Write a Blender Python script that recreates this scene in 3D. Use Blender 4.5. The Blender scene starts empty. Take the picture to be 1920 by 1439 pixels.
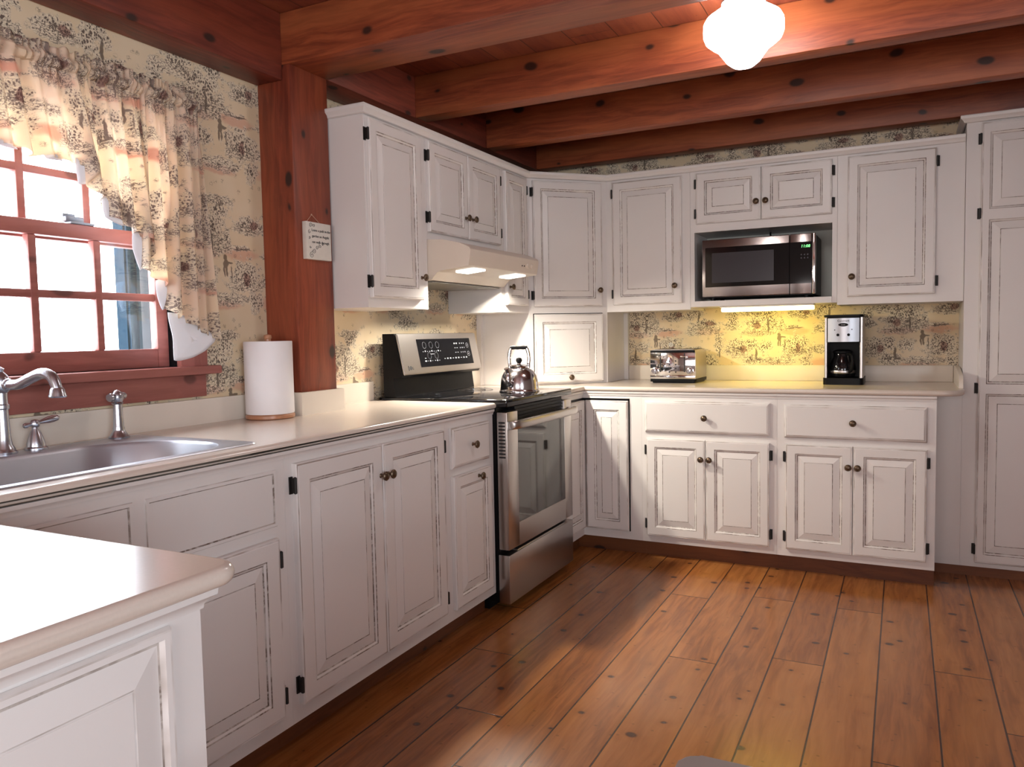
import bpy, bmesh, math, random
from mathutils import Vector, Matrix
random.seed(7)
C = bpy.context.scene.collection
S = bpy.context.scene

# ------------------------------------------------------------------ camera
cam = bpy.data.cameras.new('camera'); cam.sensor_fit = 'HORIZONTAL'; cam.sensor_width = 36.0
cam.lens = 1457.56 * 36.0 / 1920.0; cam.clip_start = 0.02; cam.clip_end = 200
cam_o = bpy.data.objects.new('camera', cam); C.objects.link(cam_o)
_r = (0.8939862, 0.44766302, -0.01965944); _u = (-0.01060132, 0.06499132, 0.99782951); _f = (-0.44796907, 0.8918374, -0.06284716)
cam_o.matrix_world = Matrix(((_r[0], _u[0], -_f[0], 2.26903), (_r[1], _u[1], -_f[1], -4.77337), (_r[2], _u[2], -_f[2], 1.2477), (0, 0, 0, 1)))
S.camera = cam_o

# ------------------------------------------------------------------ world, exposure, large lights
w = bpy.data.worlds.new('sky'); S.world = w; w.use_nodes = True
bg = w.node_tree.nodes['Background']; bg.inputs[0].default_value = (0.84, 0.92, 1.0, 1); bg.inputs[1].default_value = 14.0
S.view_settings.view_transform = 'Standard'; S.view_settings.look = 'None'
S.view_settings.exposure = 0.48; S.view_settings.gamma = 1.0; S.view_settings.use_curve_mapping = False
S.cycles.use_denoising = True
try: S.cycles.denoiser = 'OPENIMAGEDENOISE'
except Exception: pass
S.cycles.max_bounces = 8; S.cycles.diffuse_bounces = 4; S.cycles.glossy_bounces = 4; S.cycles.transmission_bounces = 6
S.cycles.transparent_max_bounces = 8; S.cycles.sample_clamp_indirect = 6.0
S.cycles.caustics_reflective = False; S.cycles.caustics_refractive = False

def area_light(name, loc, target, sx, sy, power, color, portal=False, spread=None):
    l = bpy.data.lights.new(name, 'AREA'); l.shape = 'RECTANGLE'; l.size = sx; l.size_y = sy
    l.energy = power; l.color = color
    if portal: l.cycles.is_portal = True
    if spread: l.spread = spread
    o = bpy.data.objects.new(name, l); C.objects.link(o); o.location = loc
    d = Vector(target) - Vector(loc); o.rotation_euler = d.to_track_quat('-Z', 'Y').to_euler()
    return o
# daylight through the sink window and the dining-room window on the right; unseen fill light added behind the camera
area_light('window_portal', (-0.22, -3.41, 1.6), (1.0, -3.41, 1.6), 1.1, 1.0, 1, (1, 1, 1), portal=True)
area_light('dining_window_portal', (4.66, -6.05, 1.43), (1.4, -6.05, 1.43), 1.7, 1.2, 1, (1, 1, 1), portal=True)
area_light('room_fill_light', (1.9, -6.9, 1.35), (1.1, -2.2, 1.85), 1.8, 1.0, 36, (1.0, 0.93, 0.91))  # added fill for the beams and base fronts, no visible source

# ------------------------------------------------------------------ node helper
class NB:
    def __init__(s, name):
        s.m = bpy.data.materials.new(name); s.m.use_nodes = True; s.nt = s.m.node_tree
        s.p = s.nt.nodes['Principled BSDF']; s.out = s.nt.nodes['Material Output']
    def n(s, t, **kw):
        x = s.nt.nodes.new(t)
        for k, v in kw.items(): setattr(x, k, v)
        return x
    def put(s, sock, v):
        if v is None: return
        if hasattr(v, 'links'): s.nt.links.new(v, sock)
        else:
            if isinstance(v, (tuple, list)) and len(v) == 3 and sock.type == 'RGBA': v = (*v, 1)
            sock.default_value = v
    def math(s, op, a, b=None, c=None, clamp=False):
        x = s.n('ShaderNodeMath', operation=op, use_clamp=clamp)
        s.put(x.inputs[0], a); s.put(x.inputs[1], b); s.put(x.inputs[2], c); return x.outputs[0]
    def vm(s, op, a, b=None, c=None, out=0):
        x = s.n('ShaderNodeVectorMath', operation=op)
        s.put(x.inputs[0], a); s.put(x.inputs[1], b)
        if c is not None: s.put(x.inputs[2], c)
        return x.outputs[out]
    def mix(s, f, a, b, blend='MIX'):
        x = s.n('ShaderNodeMix', data_type='RGBA', blend_type=blend)
        s.put(x.inputs[0], f); s.put(x.inputs[6], a); s.put(x.inputs[7], b); return x.outputs[2]
    def coord(s, which='Object'): return s.n('ShaderNodeTexCoord').outputs[which]
    def pos(s): return s.n('ShaderNodeNewGeometry').outputs['Position']
    def noise(s, v, scale, detail=3, rough=.5, dist=0, out=0):
        x = s.n('ShaderNodeTexNoise'); s.put(x.inputs['Vector'], v); x.inputs['Scale'].default_value = scale
        x.inputs['Detail'].default_value = detail; x.inputs['Roughness'].default_value = rough; x.inputs['Distortion'].default_value = dist
        return x.outputs[out]
    def vor(s, v, scale, dims='3D', rnd=1.0, feature='F1'):
        x = s.n('ShaderNodeTexVoronoi', voronoi_dimensions=dims, feature=feature); s.put(x.inputs['Vector'], v)
        x.inputs['Scale'].default_value = scale; x.inputs['Randomness'].default_value = rnd; return x
    def rng(s, v, a, b, c=0., d=1.):
        x = s.n('ShaderNodeMapRange', interpolation_type='SMOOTHSTEP'); s.put(x.inputs[0], v)
        for i, q in enumerate((a, b, c, d)): x.inputs[i + 1].default_value = q
        return x.outputs[0]
    def sep(s, v):
        x = s.n('ShaderNodeSeparateXYZ'); s.put(x.inputs[0], v); return x.outputs
    def comb(s, a, b, c):
        x = s.n('ShaderNodeCombineXYZ'); s.put(x.inputs[0], a); s.put(x.inputs[1], b); s.put(x.inputs[2], c); return x.outputs[0]
    def bump(s, h, strength=.3, dist=.01):
        x = s.n('ShaderNodeBump'); s.put(x.inputs['Height'], h); x.inputs['Strength'].default_value = strength
        x.inputs['Distance'].default_value = dist; s.put(s.p.inputs['Normal'], x.outputs[0])
    def fin(s, col=None, rough=None, metal=None, spec=None):
        s.put(s.p.inputs['Base Color'], col); s.put(s.p.inputs['Roughness'], rough); s.put(s.p.inputs['Metallic'], metal)
        s.put(s.p.inputs['Specular IOR Level'], spec); return s.m

def plain(name, col, rough=.5, metal=0., spec=.5, var=.06, scale=8):
    b = NB(name); f = b.noise(b.pos(), scale, 3)
    c = b.mix(f, tuple(x * (1 - var) for x in col), tuple(min(1, x * (1 + var)) for x in col))
    return b.fin(c, rough, metal, spec)
def emit(name, col, strength):
    b = NB(name); b.put(b.p.inputs['Base Color'], (0.8, 0.8, 0.8)); b.put(b.p.inputs['Emission Color'], col)
    b.p.inputs['Emission Strength'].default_value = strength; return b.m

PAINT = (0.73, 0.695, 0.675)
M = {}
b = NB('white_paint'); nz = b.noise(b.pos(), 6, 4); nf = b.noise(b.pos(), 90, 2)
c = b.mix(nz, tuple(x * .95 for x in PAINT), PAINT); b.bump(nf, .04, .004); M['paint'] = b.fin(c, .38, 0, .4)
b = NB('rubbed_glaze'); p = b.pos()
f = b.math('MULTIPLY', b.rng(b.noise(p, 9, 4, .6), .36, .60), b.rng(b.noise(p, 60, 3, .7), .3, .55))
c = b.mix(b.math('MULTIPLY_ADD', f, .78, .16), (0.62, 0.57, 0.53), (0.10, 0.062, 0.042)); M['glaze'] = b.fin(c, .5)
b = NB('worn_edge_glaze'); p = b.pos()
f = b.rng(b.noise(p, 7, 3, .55), .36, .66)
c = b.mix(b.math('MULTIPLY', f, .72), PAINT, (0.20, 0.14, 0.10)); M['worn'] = b.fin(c, .45)
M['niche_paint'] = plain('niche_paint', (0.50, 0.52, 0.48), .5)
b = NB('worktop_laminate'); f = b.noise(b.pos(), 220, 2); c = b.mix(f, (0.64, 0.555, 0.485), (0.69, 0.605, 0.535)); M['worktop'] = b.fin(c, .20, 0, .5)
M['splash'] = plain('backsplash_laminate', (0.71, 0.64, 0.555), .35)
M['knob'] = plain('aged_brass', (0.13, 0.09, 0.06), .38, .85, var=.4, scale=120)
M['hinge'] = plain('black_iron', (0.014, 0.012, 0.011), .45, .3)
M['steel'] = plain('stainless_steel', (0.50, 0.47, 0.45), .30, 1.0, var=.05, scale=3)
M['satin'] = plain('brushed_nickel', (0.50, 0.52, 0.57), .27, .95)
M['sink_steel'] = plain('sink_steel', (0.50, 0.52, 0.57), .36, .8)
M['lock_metal'] = plain('grey_lock_metal', (0.25, 0.27, 0.31), .4, .2)
M['display_glass'] = plain('display_glass', (0.004, 0.004, 0.005), .2, 0, .06)
M['reflect_brown_steel'] = plain('brown_reflection_steel', (0.36, 0.32, 0.31), .26, 1.0, var=.04, scale=3)  # brown room reflections worked into the steel's base colour
M['panel_silver'] = plain('silver_panel', (0.52, 0.53, 0.57), .33, .55, var=.03, scale=3)
M['chrome'] = plain('chrome', (0.72, 0.70, 0.70), .06, 1.0)
M['dark_chrome'] = plain('dark_chrome', (0.60, 0.58, 0.60), .16, 1.0)
M['blackglass'] = plain('black_glass', (0.006, 0.006, 0.007), .06, 0, .5)
M['ovenglass'] = plain('oven_glass', (0.025, 0.024, 0.024), .045, 0, .9)
M['blackplastic'] = plain('black_plastic', (0.006, 0.006, 0.007), .4, 0, .12)
M['mwwindow'] = plain('microwave_window', (0.035, 0.034, 0.042), .2)
M['hood'] = plain('hood_enamel', (0.70, 0.62, 0.53), .30)
M['paper'] = plain('paper_towel', (0.82, 0.80, 0.81), .9)
M['basewood'] = plain('turned_wood', (0.42, 0.20, 0.11), .3, var=.25, scale=30)
M['lining'] = plain('white_lining', (0.82, 0.83, 0.88), .7)
M['mark'] = plain('grey_marking', (0.27, 0.28, 0.31), .5)
M['ink'] = plain('black_ink', (0.012, 0.011, 0.013), .6)
M['plaque'] = plain('plaque_face', (0.66, 0.62, 0.55), .5, var=.08, scale=40)
M['twine'] = plain('twine', (0.55, 0.35, 0.25), .8)
M['grey_top'] = plain('grey_painted_top', (0.21, 0.165, 0.15), .4)
M['siding'] = plain('blue_grey_siding', (0.014, 0.025, 0.037), .7, 0, 0.0)
M['snow'] = plain('snowy_ground', (0.85, 0.87, 0.92), .8)
M['filter'] = plain('hood_filter', (0.28, 0.27, 0.25), .4, .6)
M['globe'] = emit('lit_opal_glass', (1.0, 0.95, 0.91), 18)
M['tube'] = emit('lit_fluorescent_lens', (1.0, 0.84, 0.34), 3.0)
M['lens'] = emit('lit_hood_lens', (1.0, 0.97, 0.90), 2.6)
M['led'] = emit('green_display', (0.08, 1.0, 0.18), 1.6)
M['ledglow'] = plain('lcd_grey', (0.10, 0.12, 0.11), .3)
M['coffee'] = plain('coffee', (0.05, 0.02, 0.008), .1)
b = NB('window_glass'); t = b.n('ShaderNodeBsdfTransparent'); g = b.n('ShaderNodeBsdfGlossy'); g.inputs['Roughness'].default_value = .02
mx = b.n('ShaderNodeMixShader'); mx.inputs[0].default_value = .05
b.nt.links.new(t.outputs[0], mx.inputs[1]); b.nt.links.new(g.outputs[0], mx.inputs[2]); b.nt.links.new(mx.outputs[0], b.out.inputs[0]); M['glass'] = b.m

def wood(name, axis, dark, mid, light, knots=1.0, rough=.45, kscale=4.6):
    """stained pine: grain along one axis, dark round knots"""
    b = NB(name); p = b.pos()
    st = {'x': (.07, 1, 1), 'y': (1, .07, 1), 'z': (1, 1, .07)}[axis]
    kst = {'x': (.62, 1, 1), 'y': (1, .62, 1), 'z': (1, 1, .62)}[axis]
    pw = b.vm('ADD', p, b.vm('SCALE', b.noise(p, 2.2, 2, out=1), None)); pw.node.inputs[1].links[0].from_node.inputs['Scale'].default_value = .07
    X_, Y_, Z_ = b.sep(pw); ad = lambda a, c_: b.math('ADD', a, c_)
    q2 = {'x': lambda: b.comb(b.math('MULTIPLY', X_, .6), ad(Y_, Z_), 0), 'y': lambda: b.comb(b.math('MULTIPLY', Y_, .6), ad(X_, Z_), 0), 'z': lambda: b.comb(b.math('MULTIPLY', Z_, .6), ad(Y_, X_), 0)}[axis]()
    v = b.vor(q2, kscale, '2D')
    d = b.math('ADD', v.outputs['Distance'], b.math('MULTIPLY', b.sep(v.outputs['Color'])[0], .07))
    halo = b.rng(d, .10, .34, 1, 0)
    g1 = b.noise(b.vm('MULTIPLY', pw, st), 44, 4, .65, .6)
    g2 = b.noise(b.vm('MULTIPLY', p, st), 6, 3)
    c = b.mix(b.rng(g1, .3, .72), dark, mid); c = b.mix(b.math('MULTIPLY', b.rng(g2, .35, .7), .6), c, light)
    blot = b.rng(b.noise(p, 1.6, 3), .5, .72); c = b.mix(b.math('MULTIPLY', blot, .35), c, dark)
    c = b.mix(b.math('MULTIPLY', halo, .35 * knots), c, dark)
    k = b.rng(d, .075, .125, 1, 0); c = b.mix(b.math('MULTIPLY', k, .92 * knots), c, (0.022, 0.012, 0.010))
    b.bump(g1, .06, .004)
    return b.fin(c, rough, 0, .4)
BD, BM_, BL = (0.16, 0.032, 0.014), (0.35, 0.086, 0.033), (0.48, 0.15, 0.053)
M['beam_x'] = wood('stained_pine_cross', 'x', BD, BM_, BL)
M['beam_y'] = wood('stained_pine_long', 'y', (0.11, 0.021, 0.014), (0.24, 0.05, 0.029), (0.32, 0.078, 0.039))
M['post'] = wood('stained_pine_post', 'z', (0.11, 0.020, 0.011), (0.27, 0.056, 0.026), (0.38, 0.095, 0.038))
M['trim_wood'] = wood('reddish_window_wood', 'y', (0.24, 0.075, 0.06), (0.34, 0.115, 0.095), (0.43, 0.16, 0.13), .6)
M['trim_wood_v'] = wood('reddish_window_wood_upright', 'z', (0.24, 0.075, 0.06), (0.34, 0.115, 0.095), (0.43, 0.16, 0.13), .6)
M['kick'] = wood('stained_kick_board', 'x', (0.10, 0.03, 0.013), (0.17, 0.055, 0.02), (0.22, 0.08, 0.028))
M['kick_y'] = wood('stained_kick_board_long', 'y', (0.10, 0.03, 0.013), (0.17, 0.055, 0.02), (0.22, 0.08, 0.028))

def planks(name, W, x0, cols, rough, seam=.0022, ends=True, kn=1.0):
    """boards running along Y, W wide, each with its own tone, knots and butt joints"""
    b = NB(name); p = b.pos(); X, Y, Z = b.sep(p)
    t = b.math('DIVIDE', b.math('SUBTRACT', X, x0), W); i = b.math('FLOOR', t); fr = b.math('FRACT', t)
    wn = b.n('ShaderNodeTexWhiteNoise', noise_dimensions='1D'); b.put(wn.inputs['W'], i); r = wn.outputs['Value']
    yo = b.math('ADD', Y, b.math('MULTIPLY', r, 7.3))
    ty = b.math('DIVIDE', yo, 2.35); iy = b.math('FLOOR', ty); fy = b.math('FRACT', ty)
    wn2 = b.n('ShaderNodeTexWhiteNoise', noise_dimensions='2D'); b.put(wn2.inputs['Vector'], b.comb(i, iy, 0)); r2 = wn2.outputs['Value']
    q = b.comb(X, yo, b.math('MULTIPLY', r2, 9))
    qw = b.vm('ADD', q, b.vm('SCALE', b.noise(q, 2.5, 2, out=1))); qw.node.inputs[1].links[0].from_node.inputs['Scale'].default_value = .05
    g = b.noise(b.vm('MULTIPLY', qw, (1, .07, 1)), 46, 4, .6, .5)
    g2 = b.noise(b.vm('MULTIPLY', qw, (1, .12, 1)), 7, 3)
    c = b.mix(b.rng(g, .3, .72), cols[0], cols[1]); c = b.mix(b.math('MULTIPLY', b.rng(g2, .38, .7), .6), c, cols[2])
    c = b.mix(b.math('MULTIPLY', r2, .30), c, cols[0])
    qx, qy, qz = b.sep(qw); q2 = b.comb(b.math('ADD', qx, qz), qy, 0); v = b.vor(b.vm('MULTIPLY', q2, (1.0, 1.15, 1.0)), 4.4, '2D'); d = b.math('ADD', v.outputs['Distance'], b.math('MULTIPLY', b.sep(v.outputs['Color'])[0], .11))
    c = b.mix(b.math('MULTIPLY', b.rng(d, .08, .26, 1, 0), .28 * kn), c, cols[0])
    c = b.mix(b.math('MULTIPLY', b.rng(d, .055, .10, 1, 0), .85 * kn), c, (0.035, 0.013, 0.007))
    v2 = b.vor(q2, 7.5, '2D'); c = b.mix(b.math('MULTIPLY', b.rng(v2.outputs['Distance'], .02, .05, 1, 0), .35 * kn), c, (0.05, 0.018, 0.008))
    e = b.math('MULTIPLY', b.math('MINIMUM', fr, b.math('SUBTRACT', 1, fr)), W)
    ey = b.math('MULTIPLY', b.math('MINIMUM', fy, b.math('SUBTRACT', 1, fy)), 2.35)
    s1 = b.rng(e, seam * .55, seam, 1, 0); s2 = b.rng(ey, seam * .4, seam * .8, 1, 0) if ends else 0.0
    s = b.math('MAXIMUM', s1, s2); c = b.mix(b.math('MULTIPLY', s, .9), c, (0.016, 0.006, 0.004))
    b.bump(b.math('SUBTRACT', 0.0, s), .25, .004)
    ro = b.math('MULTIPLY_ADD', b.noise(p, 3, 2), .10, rough)
    return b.fin(c, ro, 0, .55)
M['floor'] = planks('pine_floorboards', .1815, 1.478, ((0.21, 0.068, 0.018), (0.38, 0.138, 0.036), (0.49, 0.205, 0.056)), .15, .0036)
M['ceiling'] = planks('pine_ceiling_boards', .19, .05, ((0.17, 0.036, 0.018), (0.28, 0.068, 0.03), (0.36, 0.10, 0.04)), .5)

def toile(name, bright=1.0, cloth=False):
    """pastoral printed pattern: repeating tile 0.74 x 0.50 m of trees, figures, ruins and hillocks, drawn with nodes"""
    b = NB(name); uv = b.n('ShaderNodeUVMap'); uv.uv_map = 'UVMap'
    T = (.74, .50, 1.0); h = (.37, .25, .5); hm = (-.37, -.25, -.5)
    p0 = b.vm('MULTIPLY', uv.outputs[0], (1.18, 1.18, 1)) if cloth else uv.outputs[0]
    wob = b.vm('SCALE', b.vm('SUBTRACT', b.noise(p0, 28, 2, out=1), (.5, .5, .5))); wob.node.inputs['Scale'].default_value = .022
    wob = b.vm('MULTIPLY', wob, (1, 1, 0)); p = b.vm('ADD', p0, wob)
    def grp(lst):
        m = None; z_ = 1.25 if lst[0][2] > .02 else 1.0
        for cx, cy, rx, ry in lst:
            rx *= z_; ry *= z_
            d = b.vm('WRAP', b.vm('SUBTRACT', p, (cx, cy, 0)), h, hm)
            l = b.vm('LENGTH', b.vm('MULTIPLY', d, (1 / rx, 1 / ry, 0)), out=1)
            m = l if m is None else b.math('MINIMUM', m, l)
        return m
    leaf = grp([(.47, .12, .03, .045), (.56, .20, .05, .03), (.44, -.20, .05, .03), (.62, .14, .03, .04), (.34, -.13, .04, .035), (-.02, .20, .035, .03), (-.06, .135, .045, .055), (-.165, -.03, .036, .034), (-.080, -.042, .036, .030), (.10, -.035, .062, .048), (.255, .185, .045, .035),
                (.395, -.02, .026, .055), (-.237, -.045, .052, .040), (.215, .15, .03, .03), (.12, .165, .05, .022), (-.145, .10, .030, .035), (.31, .10, .055, .024), (.15, -.13, .03, .035), (-.16, -.115, .03, .02)])
    scrib = grp([(.56, .165, .075, .022), (.44, -.225, .085, .02), (.345, -.165, .06, .02), (.60, .10, .06, .018), (.47, .075, .04, .02), (-.02, .235, .06, .018), (.24, -.06, .06, .02), (.58, -.12, .05, .03), (-.03, .078, .055, .034), (-.115, .043, .085, .018), (.315, .075, .078, .040), (.237, .062, .036, .026), (-.237, -.075, .058, .030), (.10, -.07, .075, .026),
                 (0, -.128, .085, .022), (.12, .145, .065, .022), (.05, .068, .06, .010), (.30, .042, .10, .010), (-.10, -.125, .05, .012), (.012, .10, .012, .032)])
    stroke = grp([(-.13, -.085, .007, .040), (-.118, -.115, .022, .006), (.272, .14, .007, .038), (-.06, .085, .006, .05), (.03, -.03, .003, .03), (.085, .064, .055, .003), (.395, -.08, .005, .03)])
    man = grp([(0, .028, .010, .010), (.002, .006, .013, .020), (-.005, -.022, .005, .022), (.008, -.022, .005, .022), (.020, .010, .016, .005)])
    mauve = grp([(.105, -.048, .016, .028), (-.205, -.058, .020, .022), (.150, .160, .022, .018), (-.124, .082, .022, .022), (.34, .10, .035, .014)])
    pink = grp([(.08, .045, .075, .022), (-.12, .035, .08, .016), (.33, .05, .07, .02), (-.02, -.15, .08, .015), (.25, -.14, .07, .025)])
    cl = b.math('MULTIPLY_ADD', b.noise(p0, 36, 2, .5), 2.2, -1.15)
    ld = b.math('ADD', leaf, cl); sd_ = b.math('ADD', scrib, b.math('MULTIPLY', cl, .55))
    lm = b.rng(ld, .75, 1.15, 1, 0); sm = b.rng(sd_, .75, 1.15, 1, 0)
    v1 = b.vor(b.vm('MULTIPLY', p, (1.25, .85, 1)), 92, '2D')
    lf = b.rng(b.math('ADD', v1.outputs['Distance'], b.math('MULTIPLY', b.math('MAXIMUM', ld, 0), .26)), .35, .47, 1, 0)
    # pen lines: iso-lines of a noise field
    n1 = b.noise(p0, 66, 2, .5); n2 = b.noise(b.vm('MULTIPLY', p0, (.5, 1.5, 1)), 74, 2, .5)
    nn = b.math('MINIMUM', b.math('ABSOLUTE', b.math('SUBTRACT', n1, .5)), b.math('ABSOLUTE', b.math('SUBTRACT', n2, .52)))
    ln = b.rng(b.math('ADD', nn, b.math('MULTIPLY', b.math('MAXIMUM', sd_, 0), .012)), .016, .042, 1, 0); ln0 = b.rng(nn, .010, .034, 1, 0)
    ink = b.math('MAXIMUM', b.math('MULTIPLY', lm, lf), b.math('MULTIPLY', sm, ln))
    ink = b.math('MAXIMUM', ink, b.math('MULTIPLY', b.math('MULTIPLY', lm, ln0), .45)); ln = ln0
    ink = b.math('MAXIMUM', ink, b.rng(stroke, .7, 1.1, .9, 0))
    manm = b.rng(man, .8, 1.1, 1, 0)
    ink = b.math('MAXIMUM', ink, b.math('MULTIPLY', manm, .85))
    # sparse grass ticks
    v3 = b.vor(p0, 17, '2D'); ink = b.math('MAXIMUM', ink, b.math('MULTIPLY', b.rng(v3.outputs['Distance'], .05, .20, 1, 0), b.math('MULTIPLY', ln, .7)))
    k = bright
    base = b.mix(b.rng(b.noise(p0, 5, 2), .35, .65), *(((0.70, 0.56, 0.37), (0.74, 0.61, 0.43)) if not cloth else ((0.90, 0.77, 0.60), (0.90, 0.75, 0.62))))
    c = b.mix(b.rng(pink, .55, 1.15, .62, 0), base, (0.62 * k, 0.31 * k, 0.22 * k))
    c = b.mix(b.math('MULTIPLY', b.math('MAXIMUM', lm, sm), .5), c, (0.76 * k, 0.69 * k, 0.56 * k))
    c = b.mix(b.rng(mauve, .7, 1.1, .75, 0), c, (0.27 * k, 0.12 * k, 0.10 * k))
    c = b.mix(b.math('MULTIPLY', ink, .88 if not cloth else .75), c, (0.065, 0.040, 0.036) if not cloth else (0.13, 0.065, 0.068))
    m = b.fin(c, .75, 0, .2)
    if cloth:
        tr = b.n('ShaderNodeBsdfTranslucent'); b.put(tr.inputs[0], c); mx = b.n('ShaderNodeMixShader'); mx.inputs[0].default_value = .5
        b.nt.links.new(b.p.outputs[0], mx.inputs[1]); b.nt.links.new(tr.outputs[0], mx.inputs[2]); b.nt.links.new(mx.outputs[0], b.out.inputs[0])
    return m
M['wallpaper'] = toile('toile_wallpaper', 1.0)
M['curtain'] = toile('toile_fabric', 1.15, True)  # lighter copy of the print: backlight and haze put into its colours
M['hidden_wall'] = plain('warm_plaster', (0.44, 0.38, 0.36), .8)

# ------------------------------------------------------------------ object helpers
ORG = {}
def thing(name, label, cat, loc=(0, 0, 0), group=None, kind=None):
    o = bpy.data.objects.new(name, None); o.empty_display_size = .05; C.objects.link(o); o.location = loc
    ORG[o.name] = Vector(loc); tag(o, label, cat, group, kind); return o
def tag(o, label=None, cat=None, group=None, kind=None):
    if label: o['label'] = label
    if cat: o['category'] = cat
    if group: o['group'] = group
    if kind: o['kind'] = kind
    return o
def obj(name, bm, mats, parent=None, loc=None, smooth=True, label=None, recalc=True):
    """link bm (built in world coordinates) as one mesh object"""
    if not isinstance(mats, (list, tuple)): mats = [mats]
    org = ORG[parent.name] if parent is not None else Vector(loc or (0, 0, 0))
    bmesh.ops.translate(bm, verts=bm.verts, vec=-org)
    if recalc: bmesh.ops.recalc_face_normals(bm, faces=bm.faces)
    me = bpy.data.meshes.new(name); bm.to_mesh(me); bm.free()
    for m in mats: me.materials.append(M[m] if isinstance(m, str) else m)
    o = bpy.data.objects.new(name, me); C.objects.link(o)
    if smooth and len(me.polygons):
        me.polygons.foreach_set('use_smooth', [True] * len(me.polygons)); me.set_sharp_from_angle(angle=math.radians(35))
        if all(e.use_edge_sharp for e in me.edges): me.polygons.foreach_set('use_smooth', [False] * len(me.polygons))
        for p in me.polygons:
            if len(p.vertices) > 6: p.use_smooth = False
    if parent is not None: o.parent = parent
    else: o.location = org
    ORG[o.name] = org
    if label: o['label'] = label
    return o
def single(name, bm, mats, label, cat, loc, group=None, kind=None):
    return tag(obj(name, bm, mats, None, loc), label, cat, group, kind)
def B(): return bmesh.new()

class Frame:
    """u runs right along a face, n out of it, z up"""
    def __init__(s, O, U, N): s.O, s.U, s.N = Vector((*O, 0)), Vector((*U, 0)), Vector((*N, 0))
    def __call__(s, u, z, n): return s.O + s.U * u + s.N * n + Vector((0, 0, z))
FL = Frame((0, 0), (0, 1), (1, 0)); FB = Frame((0, 0), (1, 0), (0, -1))
XL, XB, DA = .3356, .6456, .6878
_q = math.sqrt(.5); FD = Frame((XL, -DA), (_q, _q), (_q, -_q)); DL = (DA - XL) / _q

def hexa(bm, P, mi=0):
    v = [bm.verts.new(p) for p in P]
    for f in ((0, 1, 2, 3), (4, 7, 6, 5), (0, 4, 5, 1), (1, 5, 6, 2), (2, 6, 7, 3), (3, 7, 4, 0)):
        bm.faces.new([v[i] for i in f]).material_index = mi
    return v
def box(bm, x0, x1, y0, y1, z0, z1, mi=0):
    return hexa(bm, [(x0, y0, z0), (x1, y0, z0), (x1, y1, z0), (x0, y1, z0), (x0, y0, z1), (x1, y0, z1), (x1, y1, z1), (x0, y1, z1)], mi)
def fbox(bm, F, u0, u1, z0, z1, n0, n1, mi=0):
    return hexa(bm, [F(u0, z0, n0), F(u1, z0, n0), F(u1, z0, n1), F(u0, z0, n1), F(u0, z1, n0), F(u1, z1, n0), F(u1, z1, n1), F(u0, z1, n1)], mi)
def rbox(bm, x0, x1, y0, y1, z0, z1, r=.004, seg=2, mi=0):
    v = box(bm, x0, x1, y0, y1, z0, z1, mi); e = {e for q in v for e in q.link_edges}
    bmesh.ops.bevel(bm, geom=list(e), offset=r, segments=seg, affect='EDGES', profile=.5)
def frbox(bm, F, u0, u1, z0, z1, n0, n1, r=.004, seg=2, mi=0):
    v = fbox(bm, F, u0, u1, z0, z1, n0, n1, mi); e = {e for q in v for e in q.link_edges}
    bmesh.ops.bevel(bm, geom=list(e), offset=r, segments=seg, affect='EDGES', profile=.5)
def loft(bm, loops, closed=True, caps=(True, True), mi=0, mids=None):
    L = [[bm.verts.new(p) for p in l] for l in loops]; n = len(L[0])
    for k in range(len(L) - 1):
        for i in range(n if closed else n - 1):
            j = (i + 1) % n
            f = bm.faces.new((L[k][i], L[k][j], L[k + 1][j], L[k + 1][i])); f.material_index = mids[k] if mids else mi
    if caps[0]: bm.faces.new(L[0]).material_index = mi
    if caps[1]: bm.faces.new(L[-1][::-1]).material_index = mids[-1] if mids else mi
    return L
def prism(bm, P0, P1, mi=0): return loft(bm, [P0, P1], mi=mi)
def plan(bm, pts, z0, z1, mi=0): return prism(bm, [(x, y, z0) for x, y in pts], [(x, y, z1) for x, y in pts], mi)
def prof(bm, F, pts, u0, u1, mi=0): return prism(bm, [F(u0, z, n) for n, z in pts], [F(u1, z, n) for n, z in pts], mi)
def basis(d):
    d = Vector(d).normalized(); a = Vector((0, 0, 1)) if abs(d.z) < .9 else Vector((1, 0, 0))
    x = a.cross(d).normalized(); return x, d.cross(x).normalized(), d
def lathe(bm, pr, c, d=(0, 0, 1), seg=24, caps=(True, True), mi=0, mids=None):
    x, y, zz = basis(d); c = Vector(c)
    return loft(bm, [[c + zz * h + (x * math.cos(2 * math.pi * k / seg) + y * math.sin(2 * math.pi * k / seg)) * max(r, 1e-5) for k in range(seg)] for r, h in pr], caps=caps, mi=mi, mids=mids)
def tube(bm, pts, r, seg=10, mi=0, flat=None):
    pts = [Vector(p) for p in pts]; n = len(pts); rs = r if isinstance(r, (list, tuple)) else [r] * n
    loops = []; px = None
    for i, p in enumerate(pts):
        d = (pts[min(i + 1, n - 1)] - pts[max(i - 1, 0)]).normalized()
        if px is None: px, py, _ = basis(d)
        else:
            px = (px - d * px.dot(d)).normalized(); py = d.cross(px)
        loops.append([p + (px * math.cos(2 * math.pi * k / seg) * rs[i] + py * math.sin(2 * math.pi * k / seg) * rs[i]) for k in range(seg)])
    loft(bm, loops, mi=mi)
def curve_pts(ctrl, n=24):
    """Catmull-Rom through control points"""
    P = [Vector(c) for c in ctrl]; P = [P[0] * 2 - P[1]] + P + [P[-1] * 2 - P[-2]]; out = []
    m = len(P) - 3
    for k in range(n + 1):
        t = k / n * m; i = min(int(t), m - 1); t -= i; a, b_, c, d = P[i:i + 4]
        out.append(.5 * (2 * b_ + (c - a) * t + (2 * a - 5 * b_ + 4 * c - d) * t * t + (3 * b_ - a - 3 * c + d) * t ** 3))
    return out
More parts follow.
